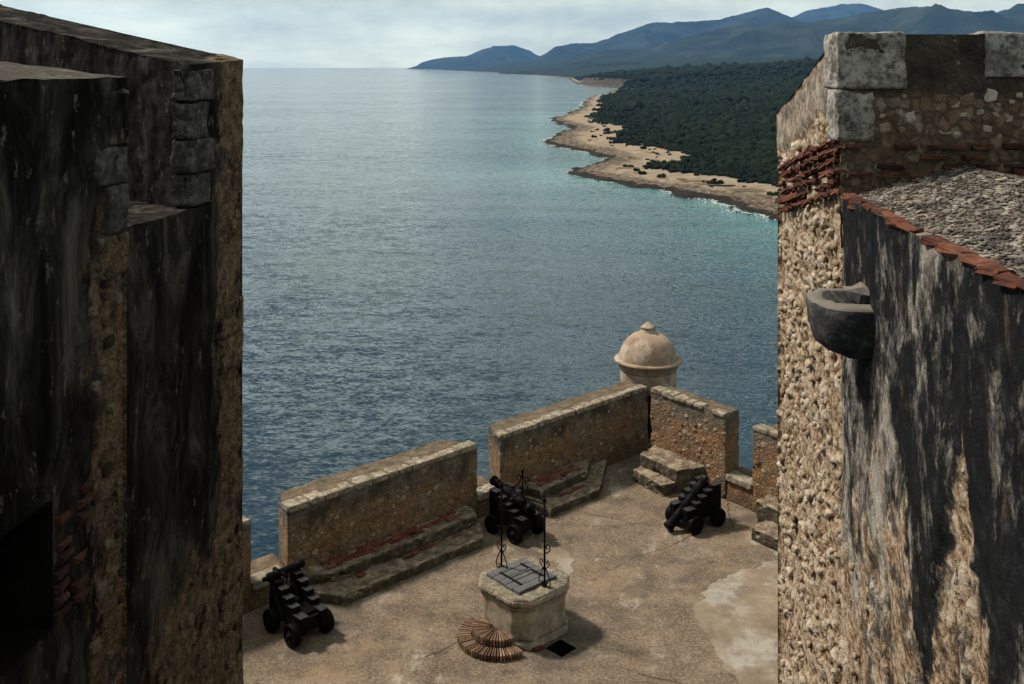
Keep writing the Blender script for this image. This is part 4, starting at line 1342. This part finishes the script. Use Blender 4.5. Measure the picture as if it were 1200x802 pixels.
    V = [(xa, ny0, nz0), (xb, ny1, nz0), (xb, ny1, nz1), (xa, ny0, nz1)]
    V += [(x - 1.8, y, z_) for x, y, z_ in V]
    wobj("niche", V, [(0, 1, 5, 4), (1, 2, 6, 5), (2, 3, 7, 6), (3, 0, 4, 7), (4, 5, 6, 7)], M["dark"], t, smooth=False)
    # near block top and ends
    ps = [((lx1(y0), y0, ztp), (lx1(y1), y1, ztp), (X0, y1 + 1.0, ztp + .9), (X0, y0, ztp + .9), .06)]
    V, F = patches(ps, .06); V[:, 2] += fbm(V, 5, 4, .6, 55) * .018
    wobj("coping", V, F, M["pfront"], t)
    wobj("end_wall", [(lx1(y1), y1, 0), (X0, y1 + 1.0, 0), (X0, y1 + 1.0, ztp + .9), (lx1(y1), y1, ztp)], [(0, 1, 2, 3)], M["lwall"], t, smooth=False)
    wobj("end_wall", [(lx1(y0), y0, 0), (X0, y0, 0), (X0, y0, ztp + .9), (lx1(y0), y0, ztp)], [(3, 2, 1, 0)], M["lwall"], t, smooth=False)
    zq = 9.22
    for i, (h, ln) in enumerate(((.26, .30), (.30, .22), (.24, .34), (.34, .20))):
        b = rough_solid([(lx1(y1 - ln) - .12, y1 - ln), (lx1(y1 - ln) + .018, y1 - ln), (lx1(y1) + .018, y1 + .01), (lx1(y1) - .12, y1 + .012)], zq, zq + h - .014, .04, .024, 70 + i, .02, nscale=9, chip=.03)
        bm_obj("quoin", b, M["quoin_l"] if i in (1, 2) else M["lwall"], t, smooth=True)
        zq += h
    # brick jamb beside the niche
    bm4 = [brick_mesh("jamb_brick", M["brick_d"], .05, .2, .045, 120 + i, jit=.01) for i in range(4)]
    for c in range(9):
        yb = ny1 + .03 + R_.uniform(0, .05)
        for q in range(2):
            L = R_.uniform(.1, .2)
            if R_.random() > .25:
                place("brick", R_.choice(bm4), t, (lx1(yb) + .006, yb + L / 2, 7.45 + c * .075), Matrix.Rotation(-.05 + R_.uniform(-.08, .08), 3, 'X'), (1, L / .2, 1))
            yb += L + .03
    ydir = Vector((.155, 1, 0)).normalized()
    scatter_stones(t, (lx1(6.02) + .0, 6.02, 5.6), ydir, (0, 0, 1), .36, 3.6, 34, (.04, .085), STONES_L, None, 61, .32)
    scatter_stones(t, (lx2(7.6) + .0, 7.6, 4.7), ydir, (0, 0, 1), 1.35, 1.9, 36, (.04, .09), STONES_L, lambda p: p.z < 6.5, 62, .32)
build_left()

def build_upper_floor():
    V, F = box(-3.3, 2.2, -6, 1.45, 8.7, 8.9)
    o = wobj("upper_terrace", V, F, M["terrace"], smooth=False); tag(o, "stone floor of the upper terrace", kind="structure")
    V, F = box(-3.05, 1.95, 1.0, 1.4, .0, 8.69)
    w = wobj("retaining_wall", V, F, M["mer_a"], smooth=False)
    tag(w, "stone retaining wall below the upper terrace floor", "wall")
build_upper_floor()

# ------------------------------------------------------------------ merlons and sills
def coping_row(t, fn, s0, s1, z, seed, w=.26, h=.10, lean=0.0):
    r = random.Random(seed); s = s0
    while s < s1 - .08:
        L = min(r.uniform(.26, .52), s1 - s)
        if s1 - s - L < .12: L = s1 - s
        if r.random() > .04:
            a, b = -.018 + r.uniform(-.012, .012), w + r.uniform(-.07, .06)
            lo = [fn(s + .008, a), fn(s + L - .008, a), fn(s + L - .012 - r.uniform(0, .03), b), fn(s + .012 + r.uniform(0, .03), b)]
            if np.cross(np.array(lo[1]) - np.array(lo[0]), np.array(lo[2]) - np.array(lo[1])) < 0: lo = lo[::-1]
            bm = rough_solid(lo, z - h, z + .018 + r.uniform(-.008, .012), .07, .02, seed + int(s * 100), .028, nscale=7, chip=.02)
            bm_obj("coping_stone", bm, M["coping"], t, smooth=True)
        s += L

def merlon(label, fn, s0, s1, splay0, splay1, ztop, fall, thick, mat, seed, stones, stone_ok=None, coping=True, flip=False):
    c = fn((s0 + s1) / 2, thick / 2)
    t = thing("merlon", label, "merlon", (c[0], c[1], 0), group="merlons of the sea parapet")
    loop = [fn(s0, 0), fn(s1, 0), fn(s1 - splay1, thick), fn(s0 + splay0, thick)]
    tops = [ztop, ztop, ztop - fall, ztop - fall]
    if flip: loop = loop[::-1]; tops = tops[::-1]
    bm = rough_solid(loop, -.02, tops, .075, .03, seed, .03, nscale=5, chip=.02)
    bm_obj("body", bm, M[mat], t, smooth=True)
    if coping: coping_row(t, fn, s0 + .01, s1 - .01, ztop, seed * 7 + 1)
    a = Vector((*fn(s0, 0), .0)); b = Vector((*fn(s1, 0), 0))
    if stones:
        n = (b - a).normalized()
        ud = n if not flip else -n
        o = a if not flip else b
        scatter_stones(t, (o.x, o.y, .25), ud, (0, 0, 1), (b - a).length, ztop - .55, stones, (.07, .15), STONES_M, stone_ok, seed + 3, .33)
    return t

merlon("long brown merlon with brick tiled bench and white coping edge", pl, .0, 5.01, .46, .22, 1.75, .14, 1.08, "mer_a", 3, 80)
merlon("long soot darkened merlon leading up to the domed sentry box", pl, 5.73, 11.22, .54, -.1, 1.75, .12, 1.0, "mer_a", 5, 95)
merlon("weathered merlon end beside the shaded left rampart edge", pl, -6.0, -.78, .2, .2, 1.78, .12, 1.0, "mer_a", 7, 0)
merlon("golden sunlit merlon just right of the sentry box", pr, .05, 2.60, -.15, .36, 2.06, .16, .92, "mer_c", 9, 60)
merlon("golden merlon half hidden behind the sunlit rubble rampart", pr, 3.42, 9.0, .1, .0, 2.02, .12, .95, "mer_c", 11, 60)

def sill(label, fn, s0, s1, zin, zout, thick, seed):
    c = fn((s0 + s1) / 2, thick / 2)
    t = thing("embrasure_sill", label, "sill", (c[0], c[1], 0), group="embrasure sills")
    lo = [fn(s0, .03), fn(s1, .03), fn(s1 + .3, thick), fn(s0 - .3, thick)]
    bm = rough_solid(lo, -.02, [zin, zin, zout, zout], .08, .022, seed, .03, nscale=5)
    bm_obj("base", bm, M["mer_c"], t, smooth=True)
    lo = [fn(s0 + .01, -.03), fn(s1 - .01, -.03), fn(s1 - .02, .34), fn(s0 + .02, .34)]
    bm = rough_solid(lo, zin - .13, zin + .02, .07, .022, seed + 1, .035, nscale=6)
    bm_obj("sill_stone", bm, M["coping"], t, smooth=True)
sill("embrasure sill behind the carriage with the crosswise barrel", pl, -.78, .0, .52, .42, 1.05, 3)
sill("embrasure sill between the two long brown merlons", pl, 5.01, 5.73, .55, .45, 1.05, 5)
sill("embrasure sill between the two golden merlons", pr, 2.60, 3.42, .62, .5, .95, 7)

# ------------------------------------------------------------------ stepped benches
TILES = [brick_mesh("bench_tile", M["tile"], .20, .10, .03, 140 + i, bev=.006, jit=.004) for i in range(4)]
def bench(label, low, up, zl, zu, seed, tiles=None, fn=pl):
    c = np.mean(np.array(low), 0)
    t = thing("bench", label, "bench", (c[0], c[1], 0), group="stepped gun benches")
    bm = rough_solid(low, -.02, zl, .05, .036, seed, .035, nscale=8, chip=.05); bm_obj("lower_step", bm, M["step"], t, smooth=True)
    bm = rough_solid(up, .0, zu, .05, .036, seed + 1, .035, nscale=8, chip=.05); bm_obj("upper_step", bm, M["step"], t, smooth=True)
    if tiles:
        r = random.Random(seed)
        for (s0, s1, n0, n1, z, gap, keep) in tiles:
            ang = math.atan2(*(np.array(fn(1, 0)) - np.array(fn(0, 0)))[::-1])
            n = n0; row = 0
            while n + .09 <= n1 + 1e-6:
                s = s0 + (.1 if row % 2 else 0) + r.uniform(-.02, .02)
                while s + .2 < s1:
                    if r.random() < keep:
                        q = fn(s + .1, n + .05)
                        place("brick", r.choice(TILES), t, (q[0], q[1], z + .006 + r.uniform(-.006, .006)), Matrix.Rotation(ang + r.uniform(-.03, .03), 3, 'Z') @ Matrix.Rotation(r.uniform(-.03, .03), 3, 'X'))
                    s += .2 + gap
                n += .10 + gap; row += 1
    return t
bench("long two step bench with worn red tiles below the brown merlon",
      [pl(.62, -1.05), pl(4.25, -1.08), pl(4.62, -.55), pl(4.6, .05), pl(.25, .05), pl(.22, -.45)],
      [pl(.70, -.52), pl(4.5, -.52), pl(4.72, -.25), pl(4.72, .06), pl(.28, .06), pl(.34, -.22)], .20, .42, 3,
      [(.75, 4.4, -.36, -.0, .425, .022, .80), (1.0, 4.0, -.66, -.54, .205, .03, .55)])
bench("angled two step bench with a flat red tile panel near the sentry box",
      [pl(6.3, -1.08), pl(8.0, -1.12), pl(9.45, -.06), pl(9.45, .06), pl(6.2, .06)],
      [pl(6.5, -.60), pl(8.2, -.52), pl(8.85, -.06), pl(8.85, .06), pl(6.35, .06)], .20, .42, 13,
      [(6.7, 8.25, -.36, -.0, .425, .008, .98), (7.0, 7.9, -.78, -.62, .205, .02, .7)])
bench("short rough stone steps against the golden merlon by the sentry box",
      [pr(.45, -1.02), pr(.3, .06), pr(1.75, .06), pr(1.66, -.8), pr(1.58, -1.14)],
      [pr(.4, -.72), pr(.15, .06), pr(1.95, .06), pr(1.70, -.74)], .30, .60, 23)
bench("rough stone steps against the merlon half hidden by the rampart",
      [pr(4.35, -1.15), pr(4.2, .06), pr(7.6, .06), pr(7.6, -1.15)],
      [pr(4.0, -.58), pr(3.9, .06), pr(7.4, .06), pr(7.4, -.58)], .28, .60, 33)

# ------------------------------------------------------------------ sentry box
def build_sentry():
    cx, cy = 3.88, 29.2
    t = thing("sentry_box", "round stone sentry box with plastered dome, moulded cornice and finial", "sentry box", (cx, cy, -2.2))
    def put(name, prof, mat=M["dome"], seg=72, a0=0., a1=2 * math.pi, amp=.012, parent=t):
        V, F = lathe(prof, seg, a0, a1)
        V = np.array(V); V[:, 0] += cx; V[:, 1] += cy
        V = V + np.stack([fbm(V, 3, 4, .55, q) for q in range(3)], 1) * amp
        return wobj(name, V, F, mat, parent)
    door = -math.pi / 2 - .05; hw = .42
    r = .79
    # wall: ring below the door lintel with an opening facing the terrace, full ring above
    low = [(r - .18, 1.34), (r - .18, 0), (r, 0)] + [(r, z) for z in np.linspace(.2, 1.34, 8)] + [(r - .18, 1.34)]
    put("wall", low, seg=64, a0=door + hw, a1=door + 2 * math.pi - hw)
    put("lintel_ring", [(r - .18, 1.34), (r, 1.34), (r, 1.6), (r, 1.75), (r, 1.97), (r - .18, 1.97), (r - .18, 1.34)])
    put("floor", [(.01, 0.01), (r + .1, .01), (r + .16, -.15), (r, -.3), (r - .1, -.8), (r - .45, -1.6), (.05, -2.2)], mat=M["mer_c"])
    put("cornice", [(r - .1, 1.840), (r + .006, 1.860), (r + .035, 1.880), (r + .03, 1.930), (r + .06, 1.960), (r + .075, 2.020), (r + .12, 2.060), (r + .165, 2.095), (r + .175, 2.130), (r + .15, 2.160), (r + .02, 2.165)], amp=.006)
    prof = []
    R = .82
    for i in range(25):
        a = math.pi / 2 * i / 24
        prof.append((R * math.cos(a) + .002, 2.145 + .79 * math.sin(a)))
    put("dome", prof, amp=.014)
    z = 2.90
    f = put("finial", [(.24, z - .06), (.24, z + .04), (.205, z + .045), (.205, z + .12), (.225, z + .125), (.225, z + .155), (.16, z + .19), (.08, z + .245), (.03, z + .28), (.0, z + .285)], seg=6, amp=.004)
build_sentry()

# ------------------------------------------------------------------ well
def build_well():
    cx, cy = .225, 19.19
    t = thing("well", "chamfered square stone well with wooden lid and wrought iron frame", "well", (cx, cy, 0))
    rot = math.radians(-45 - 3)
    def octa(w, c):
        h = w / 2
        p = [(h - c, -h), (h, -h + c), (h, h - c), (h - c, h), (-h + c, h), (-h, h - c), (-h, -h + c), (-h + c, -h)]
        return [(cx + x * math.cos(rot) - y * math.sin(rot), cy + x * math.sin(rot) + y * math.cos(rot)) for x, y in p]
    def tier(name, w0, w1, c, z0, z1, seed, bev=.018, amp=.013):
        a, b = octa(w0, c), octa(w1, c * w1 / w0)
        bm = bmesh.new()
        lo = [bm.verts.new((x, y, z0)) for x, y in a]; hi = [bm.verts.new((x, y, z1)) for x, y in b]
        bm.faces.new(hi); bm.faces.new(lo[::-1])
        for i in range(8): bm.faces.new([lo[i], lo[(i + 1) % 8], hi[(i + 1) % 8], hi[i]])
        bmesh.ops.bevel(bm, geom=bm.edges[:], offset=bev, segments=2, affect='EDGES', clamp_overlap=True)
        for it in range(6):
            es = [e for e in bm.edges if e.calc_length() > .09]
            if not es: break
            bmesh.ops.subdivide_edges(bm, edges=es, cuts=1); bmesh.ops.triangulate(bm, faces=[f for f in bm.faces if len(f.verts) > 3])
        bm.normal_update()
        co = np.array([v.co for v in bm.verts]); no = np.array([v.normal for v in bm.verts])
        co = co + no * (fbm(co, 7, 4, .55, seed) * amp)[:, None]
        for v, q in zip(bm.verts, co): v.co = q
        return bm_obj(name, bm, M["well"], t, smooth=True)
    tier("plinth", 1.44, 1.42, .27, -.01, .13, 1)
    tier("shaft", 1.34, 1.34, .25, .11, .72, 2)
    tier("moulding", 1.36, 1.42, .26, .66, .76, 3, .02)
    tier("rim", 1.46, 1.47, .27, .755, .90, 4, .03, .022)
    # lid: grey boards with two straps
    lid = link(bpy.data.objects.new("lid", None)); lid.parent = t; lid.location = (-.05, .03, .905); lid.rotation_euler = (0, 0, math.radians(45 - 4))
    S = .94
    pm = brick_mesh("plank", M["plank"], S, S / 5 - .008, .045, 5, .006, .003)
    r = random.Random(2)
    for i in range(5):
        o = link(bpy.data.objects.new("plank", pm)); o.parent = lid; o.location = (r.uniform(-.008, .008), -S / 2 + S / 5 * (i + .5), .022 + r.uniform(-.003, .003))
    sm = brick_mesh("strap", M["iron"], .045, .62, .018, 6, .004, .001)
    for x in (-.26, .26):
        o = link(bpy.data.objects.new("strap", sm)); o.parent = lid; o.location = (x, .0, .054)
    hm = brick_mesh("batten", M["plank"], .56, .04, .02, 7, .004, .001)
    o = link(bpy.data.objects.new("batten", hm)); o.parent = lid; o.location = (0, .04, .053)
    # iron frame
    pA = Vector((-.20 - cx, 19.52 - cy, .90)); pB = Vector((.60 - cx, 18.86 - cy, .90))
    d = (pB - pA).normalized(); up = Vector((0, 0, 1))
    def spiral(c, r0, turns, start, sgn, n=22):
        pts = []
        for i in range(n + 1):
            k_ = i / n; a = start + sgn * turns * 2 * math.pi * k_; rr = r0 * (1 - .78 * k_)
            pts.append(c + d * (rr * math.cos(a)) + up * (rr * math.sin(a)))
        return pts
    def curve(c, pts2, n=8):
        out = []
        for a, b in pts2: out.append(c + d * a + up * b)
        # Catmull-Rom smoothing
        q = [out[0]] + out + [out[-1]]; res = []
        for i in range(1, len(q) - 2):
            for k_ in range(n):
                u = k_ / n; p0, p1, p2, p3 = q[i - 1], q[i], q[i + 1], q[i + 2]
                res.append(.5 * ((2 * p1) + (p2 - p0) * u + (2 * p0 - 5 * p1 + 4 * p2 - p3) * u * u + (3 * p1 - p0 - 3 * p2 + p3) * u ** 3))
        res.append(out[-1]); return res
    H = 1.58
    for p, sg in ((pA, 1), (pB, -1)):
        V, F = tube([p, p + up * (H * .5), p + up * H], .019, 8)
        post = obj("post", mesh_from("post", [x + Vector((0, 0, 0)) for x in V], F, M["iron"], True), t)
        # lyre scrolls at the foot
        for s in (-1, 1):
            pts = curve(p, [(0, .40), (.03 * s, .34), (.10 * s, .20), (.135 * s, .10), (.10 * s, .02), (.05 * s, .03), (.045 * s, .08), (.08 * s, .09)])
            V, F = tube(pts, .011, 5); obj("scroll", mesh_from("scroll", V, F, M["iron"]), post)
            pts = curve(p, [(0, .30), (.05 * s, .36), (.10 * s, .42), (.10 * s, .48), (.06 * s, .49), (.045 * s, .45), (.07 * s, .435)])
            V, F = tube(pts, .010, 5); obj("scroll", mesh_from("scroll", V, F, M["iron"]), post)
        pts = curve(p, [(0, .62), (.06 * sg * -1, .64), (.12 * sg * -1, .70), (.11 * sg * -1, .78), (.05 * sg * -1, .79), (.04 * sg * -1, .73), (.075 * sg * -1, .72)])
        V, F = tube(pts, .012, 5); obj("scroll", mesh_from("scroll", V, F, M["iron"]), post)
        V, F = lathe([(.0, -.01), (.05, -.01), (.05, .015), (.03, .03), (.02, .06)], 10)
        obj("foot", mesh_from("foot", np.array(V) + np.array(p), F, M["iron"]), post)
        V, F = lathe([(.02, H - .03), (.032, H - .01), (.032, H + .02), (.018, H + .05), (.0, H + .07)], 10)
        obj("cap", mesh_from("cap", np.array(V) + np.array(p), F, M["iron"]), post)
    L = (pB - pA).length
    V, F = tube([pA + up * (H - .06), pB + up * (H - .06)], .014, 6)
    bar = obj("crossbar", mesh_from("crossbar", V, F, M["iron"]), t)
    for p, s in ((pA, 1), (pB, -1)):
        pts = curve(p, [(0, H - .62), (.06 * s, H - .40), (.17 * s, H - .20), (L * .36 * s, H - .09), (L * .5 * s, H - .02)])
        V, F = tube(pts, .012, 5); obj("brace", mesh_from("brace", V, F, M["iron"]), bar)
        pts = curve(p, [(.02 * s, H - .02), (.14 * s, H + .07), (.28 * s, H + .06), (.40 * s, H + .14), (.47 * s, H + .27), (.42 * s, H + .33), (.38 * s, H + .28), (.42 * s, H + .25)])
        V, F = tube(pts, .012, 5); obj("scroll", mesh_from("scroll", V, F, M["iron"]), bar)
    mid = (pA + pB) / 2
    V, F = lathe([(.012, H - .06), (.014, H + .28), (.04, H + .31), (.014, H + .35), (.03, H + .40), (.0, H + .47)], 8)
    obj("finial", mesh_from("finial", np.array(V) + np.array((mid.x, mid.y, .9)), F, M["iron"]), bar)
    V, F = lathe([(.02, -.02), (.085, -.025), (.07, 0), (.085, .025), (.02, .02)], 16)
    pv = np.array(V); R3 = np.array(frame(d, up)); pv = pv @ R3.T + np.array(mid + up * (H - .17))
    obj("pulley", mesh_from("pulley", pv, F, M["iron"]), bar)
build_well()

# ------------------------------------------------------------------ fan shaped brick steps
def build_fan():
    c = Vector((-.262, 18.745, 0)); nrm = math.atan2(-.64, -.77)
    t = thing("brick_steps", "two tier half round steps of radial bricks beside the well", "steps", (c.x, c.y, 0))
    for (R, z0, z1, n, seed) in ((.74, .0, .12, 40, 1), (.47, .11, .24, 25, 2)):
        V, F = lathe([(.0, z1 - .04), (R - .045, z1 - .04), (R - .045, z0)], 40, nrm - math.pi / 2, nrm + math.pi / 2)
        V = np.array(V) + np.array(c); wobj("core", V, F, M["brick_d"], t, smooth=False)
        r = random.Random(seed)
        inner = R - (.26 if seed == 1 else .34)
        # wedge brick on edge
        da = math.pi / n
        mes = []
        for q in range(4):
            g = .48 + .08 * q / 3
            bm = bmesh.new(); vs = []
            for rr in (inner, R):
                hw = rr * da * .5 * g
                for (y, z) in ((-hw, z0 + .004), (hw, z0 + .004), (hw, z1), (-hw, z1)):
                    vs.append(bm.verts.new((rr + r.uniform(-.004, .004), y, z + r.uniform(-.003, .003))))
            for f in ((3, 2, 1, 0), (4, 5, 6, 7), (0, 1, 5, 4), (1, 2, 6, 5), (2, 3, 7, 6), (3, 0, 4, 7)): bm.faces.new([vs[i] for i in f])
            bmesh.ops.recalc_face_normals(bm, faces=bm.faces[:])
            bmesh.ops.bevel(bm, geom=bm.edges[:], offset=.006, segments=1, affect='EDGES')
            me = bpy.data.meshes.new("fan_brick"); bm.to_mesh(me); bm.free(); me.materials.append(M["brick_fan"]); mes.append(me)
        for i in range(n):
            a = nrm - math.pi / 2 + da * (i + .5)
            o = link(bpy.data.objects.new("brick", r.choice(mes))); o.parent = t
            o.rotation_euler = (0, 0, a + r.uniform(-.008, .008)); o.location = (math.cos(a) * r.uniform(-.01, .006), math.sin(a) * r.uniform(-.01, .006), r.uniform(-.006, .006))
    # loose red brick by the drain
    b = place("brick", brick_mesh("loose_brick", M["brick_r"], .2, .1, .05, 3), None, (.47, 18.40, .022), Matrix.Rotation(.6, 3, 'Z'))
    tag(b, "loose red brick on the ground between well and drain hole", "brick")
build_fan()

# ------------------------------------------------------------------ guns
def wheel_mesh():
    prof = [(.0, -.075), (.055, -.075), (.06, -.05), (.075, -.045), (.15, -.035), (.165, -.05), (.198, -.05), (.205, -.03), (.205, .03), (.198, .05), (.165, .05), (.15, .035), (.075, .045), (.06, .05), (.055, .075), (.0, .075)]
    V, F = lathe(prof, 24)
    V = np.array(V)[:, [0, 2, 1]] * np.array([1, 1.35, 1])            # axle along y
    return mesh_from("wheel", V, [tuple(reversed(f)) for f in F], M["iron"], True)
WHEEL = wheel_mesh()
HUB = mesh_from("hub", np.array(lathe([(.0, -.11), (.03, -.11), (.035, -.09), (.035, .09), (.03, .11), (.0, .11)], 12)[0])[:, [0, 2, 1]], [tuple(reversed(f)) for f in lathe([(0, 0)] * 6, 12)[1]], M["iron"])

def carriage(label, loc, rz):
    """x axis points to the muzzle end (front)"""
    t = thing("gun_carriage", label, "gun carriage", loc, rz, "black iron gun carriages on the terrace")
    steps = [(.52, .90), (.24, .90), (.24, .82), (.06, .82), (.06, .72), (-.12, .72), (-.12, .62), (-.30, .62), (-.30, .52), (-.56, .52)]
    prof = [(-.56, .22), (-.42, .18), (-.25, .22), (.05, .25), (.25, .22), (.42, .17), (.52, .18)] + steps
    for s in (-1, 1):
        bm = bmesh.new()
        y0, y1 = s * .145, s * .285
        a = [bm.verts.new((x, y0, z)) for x, z in prof]; b = [bm.verts.new((x, y1, z)) for x, z in prof]
        bm.faces.new(a); bm.faces.new(b[::-1])
        for i in range(len(prof)): bm.faces.new([a[i], a[(i + 1) % len(prof)], b[(i + 1) % len(prof)], b[i]])
        bmesh.ops.recalc_face_normals(bm, faces=bm.faces[:])
        bmesh.ops.bevel(bm, geom=bm.edges[:], offset=.008, segments=1, affect='EDGES')
        ck = bm_obj("cheek", bm, M["iron"], t, world=False)
        for (x0, x1, z) in ((.26, .52, .90), (.07, .23, .82), (-.11, .05, .72), (-.29, -.13, .62), (-.55, -.31, .52)):
            V, F = box(x0, x1, min(y0, y1) - .018, max(y0, y1) + .018, z + .001, z + .014)
            obj("step_plate", mesh_from("step_plate", V, F, M["worn"], False), ck)
        # trunnion ring bolts
        for x, z in ((.40, .60), (.0, .5), (-.3, .40)):
            V, F = tube([(x, s * .285, z), (x, s * .31, z)], .022, 8); obj("bolt", mesh_from("bolt", V, F, M["iron"]), ck)
    for bx_ in (box(.40, .50, -.17, .17, .28, .66), box(-.50, -.40, -.17, .17, .26, .46)):
        obj("transom", mesh_from("transom", *bx_, M["iron"], False), t)
    obj("bed_plate", mesh_from("bed_plate", *box(-.40, .40, -.145, .145, .40, .50), M["iron"], False), t)
    for x in (.33, -.38):
        V, F = tube([(x, -.36, .205), (x, .36, .205)], .045, 10)
        obj("axle", mesh_from("axle", V, F, M["iron"]), t)
        V, F = box(x - .07, x + .07, -.26, .26, .19, .30); obj("axle_bed", mesh_from("axle_bed", V, F, M["iron"], False), t)
        for s in (-1, 1):
            w = link(bpy.data.objects.new("wheel", WHEEL)); w.parent = t; w.location = (x, s * .355, .205)
            h = link(bpy.data.objects.new("hub", HUB)); h.parent = w
    return t

def barrel(label, p0, p1, r0=.115, r1=.085):
    """p0 breech, p1 muzzle"""
    p0, p1 = Vector(p0), Vector(p1); L = (p1 - p0).length
    q = (p1 - p0).normalized()
    t = thing("cannon_barrel", label, "cannon barrel", tuple(p0), 0.0, "iron cannon barrels on the terrace")
    t.rotation_mode = 'QUATERNION'; t.rotation_quaternion = q.to_track_quat('Z', 'Y')
    pf = [(.0, -.02), (.035, -.01), (.045, .02), (.03, .05), (.05, .07), (r0 * .9, .085), (r0 * 1.06, .10), (r0 * 1.06, .14), (r0, .15), (r0 * .98, .30 * L), (r0 * 1.05, .305 * L), (r0 * 1.05, .33 * L), (r0 * .95, .34 * L),
          (r0 * .9, .55 * L), (r0 * .95, .555 * L), (r0 * .95, .575 * L), (r0 * .86, .58 * L), (r1 * .95, .86 * L), (r1 * 1.1, .87 * L), (r1 * 1.1, .885 * L), (r1, .90 * L), (r1 * 1.22, .96 * L), (r1 * 1.28, .985 * L), (r1 * 1.15, L), (.05, L), (.045, L - .2), (0, L - .2)]
    V, F = lathe(pf, 24)
    obj("tube", mesh_from("tube", V, F, M["iron"]), t)
    V, F = tube([(-.2, 0, L * .42), (.2, 0, L * .42)], .042, 12)
    obj("trunnion", mesh_from("trunnion", V, F, M["iron"]), t)
    return t

def axis(v): return math.atan2(v[1], v[0])
a1 = (-.70, .714)
carriage("gun carriage with a barrel laid crosswise, near the long bench end", (-3.98, 19.02, 0), axis(a1))
barrel("short cannon barrel lying crosswise on the front of its carriage", (-4.60, 18.95, .985), (-4.00, 19.60, .985), .075, .065)
carriage("gun carriage with its barrel mounted, behind the stone well", (.05, 23.02, 0), axis(a1))
barrel("cannon barrel mounted lengthwise on the carriage behind the well", (.50, 22.56, .66), (-.44, 23.52, .99), .125, .09)
a3 = (.82, .57)
carriage("gun carriage before the golden merlon with its barrel sliding off", (4.22, 23.46, 0), axis(a3))
barrel("cannon barrel slid down with its end on the ground", (4.50, 23.62, 1.0), (3.50, 23.02, .10), .115, .105)

# ------------------------------------------------------------------ haze over the coast
def build_haze():
    V, F = box(-30600, 30600, -30600, 30600, SEA - 90, 1600)
    k = Mat("sea_haze")
    v = k.n.new("ShaderNodeVolumePrincipled")
    v.inputs["Color"].default_value = (.20, .48, 1.0, 1)
    v.inputs["Density"].default_value = 2.4e-5
    v.inputs["Anisotropy"].default_value = .2
    k.l.new(v.outputs[0], k.o.inputs["Volume"])
    o = wobj("haze", V, F, k.m, smooth=False); tag(o, "thin blue sea haze veiling the far mountains", "haze", kind="stuff")
build_haze()
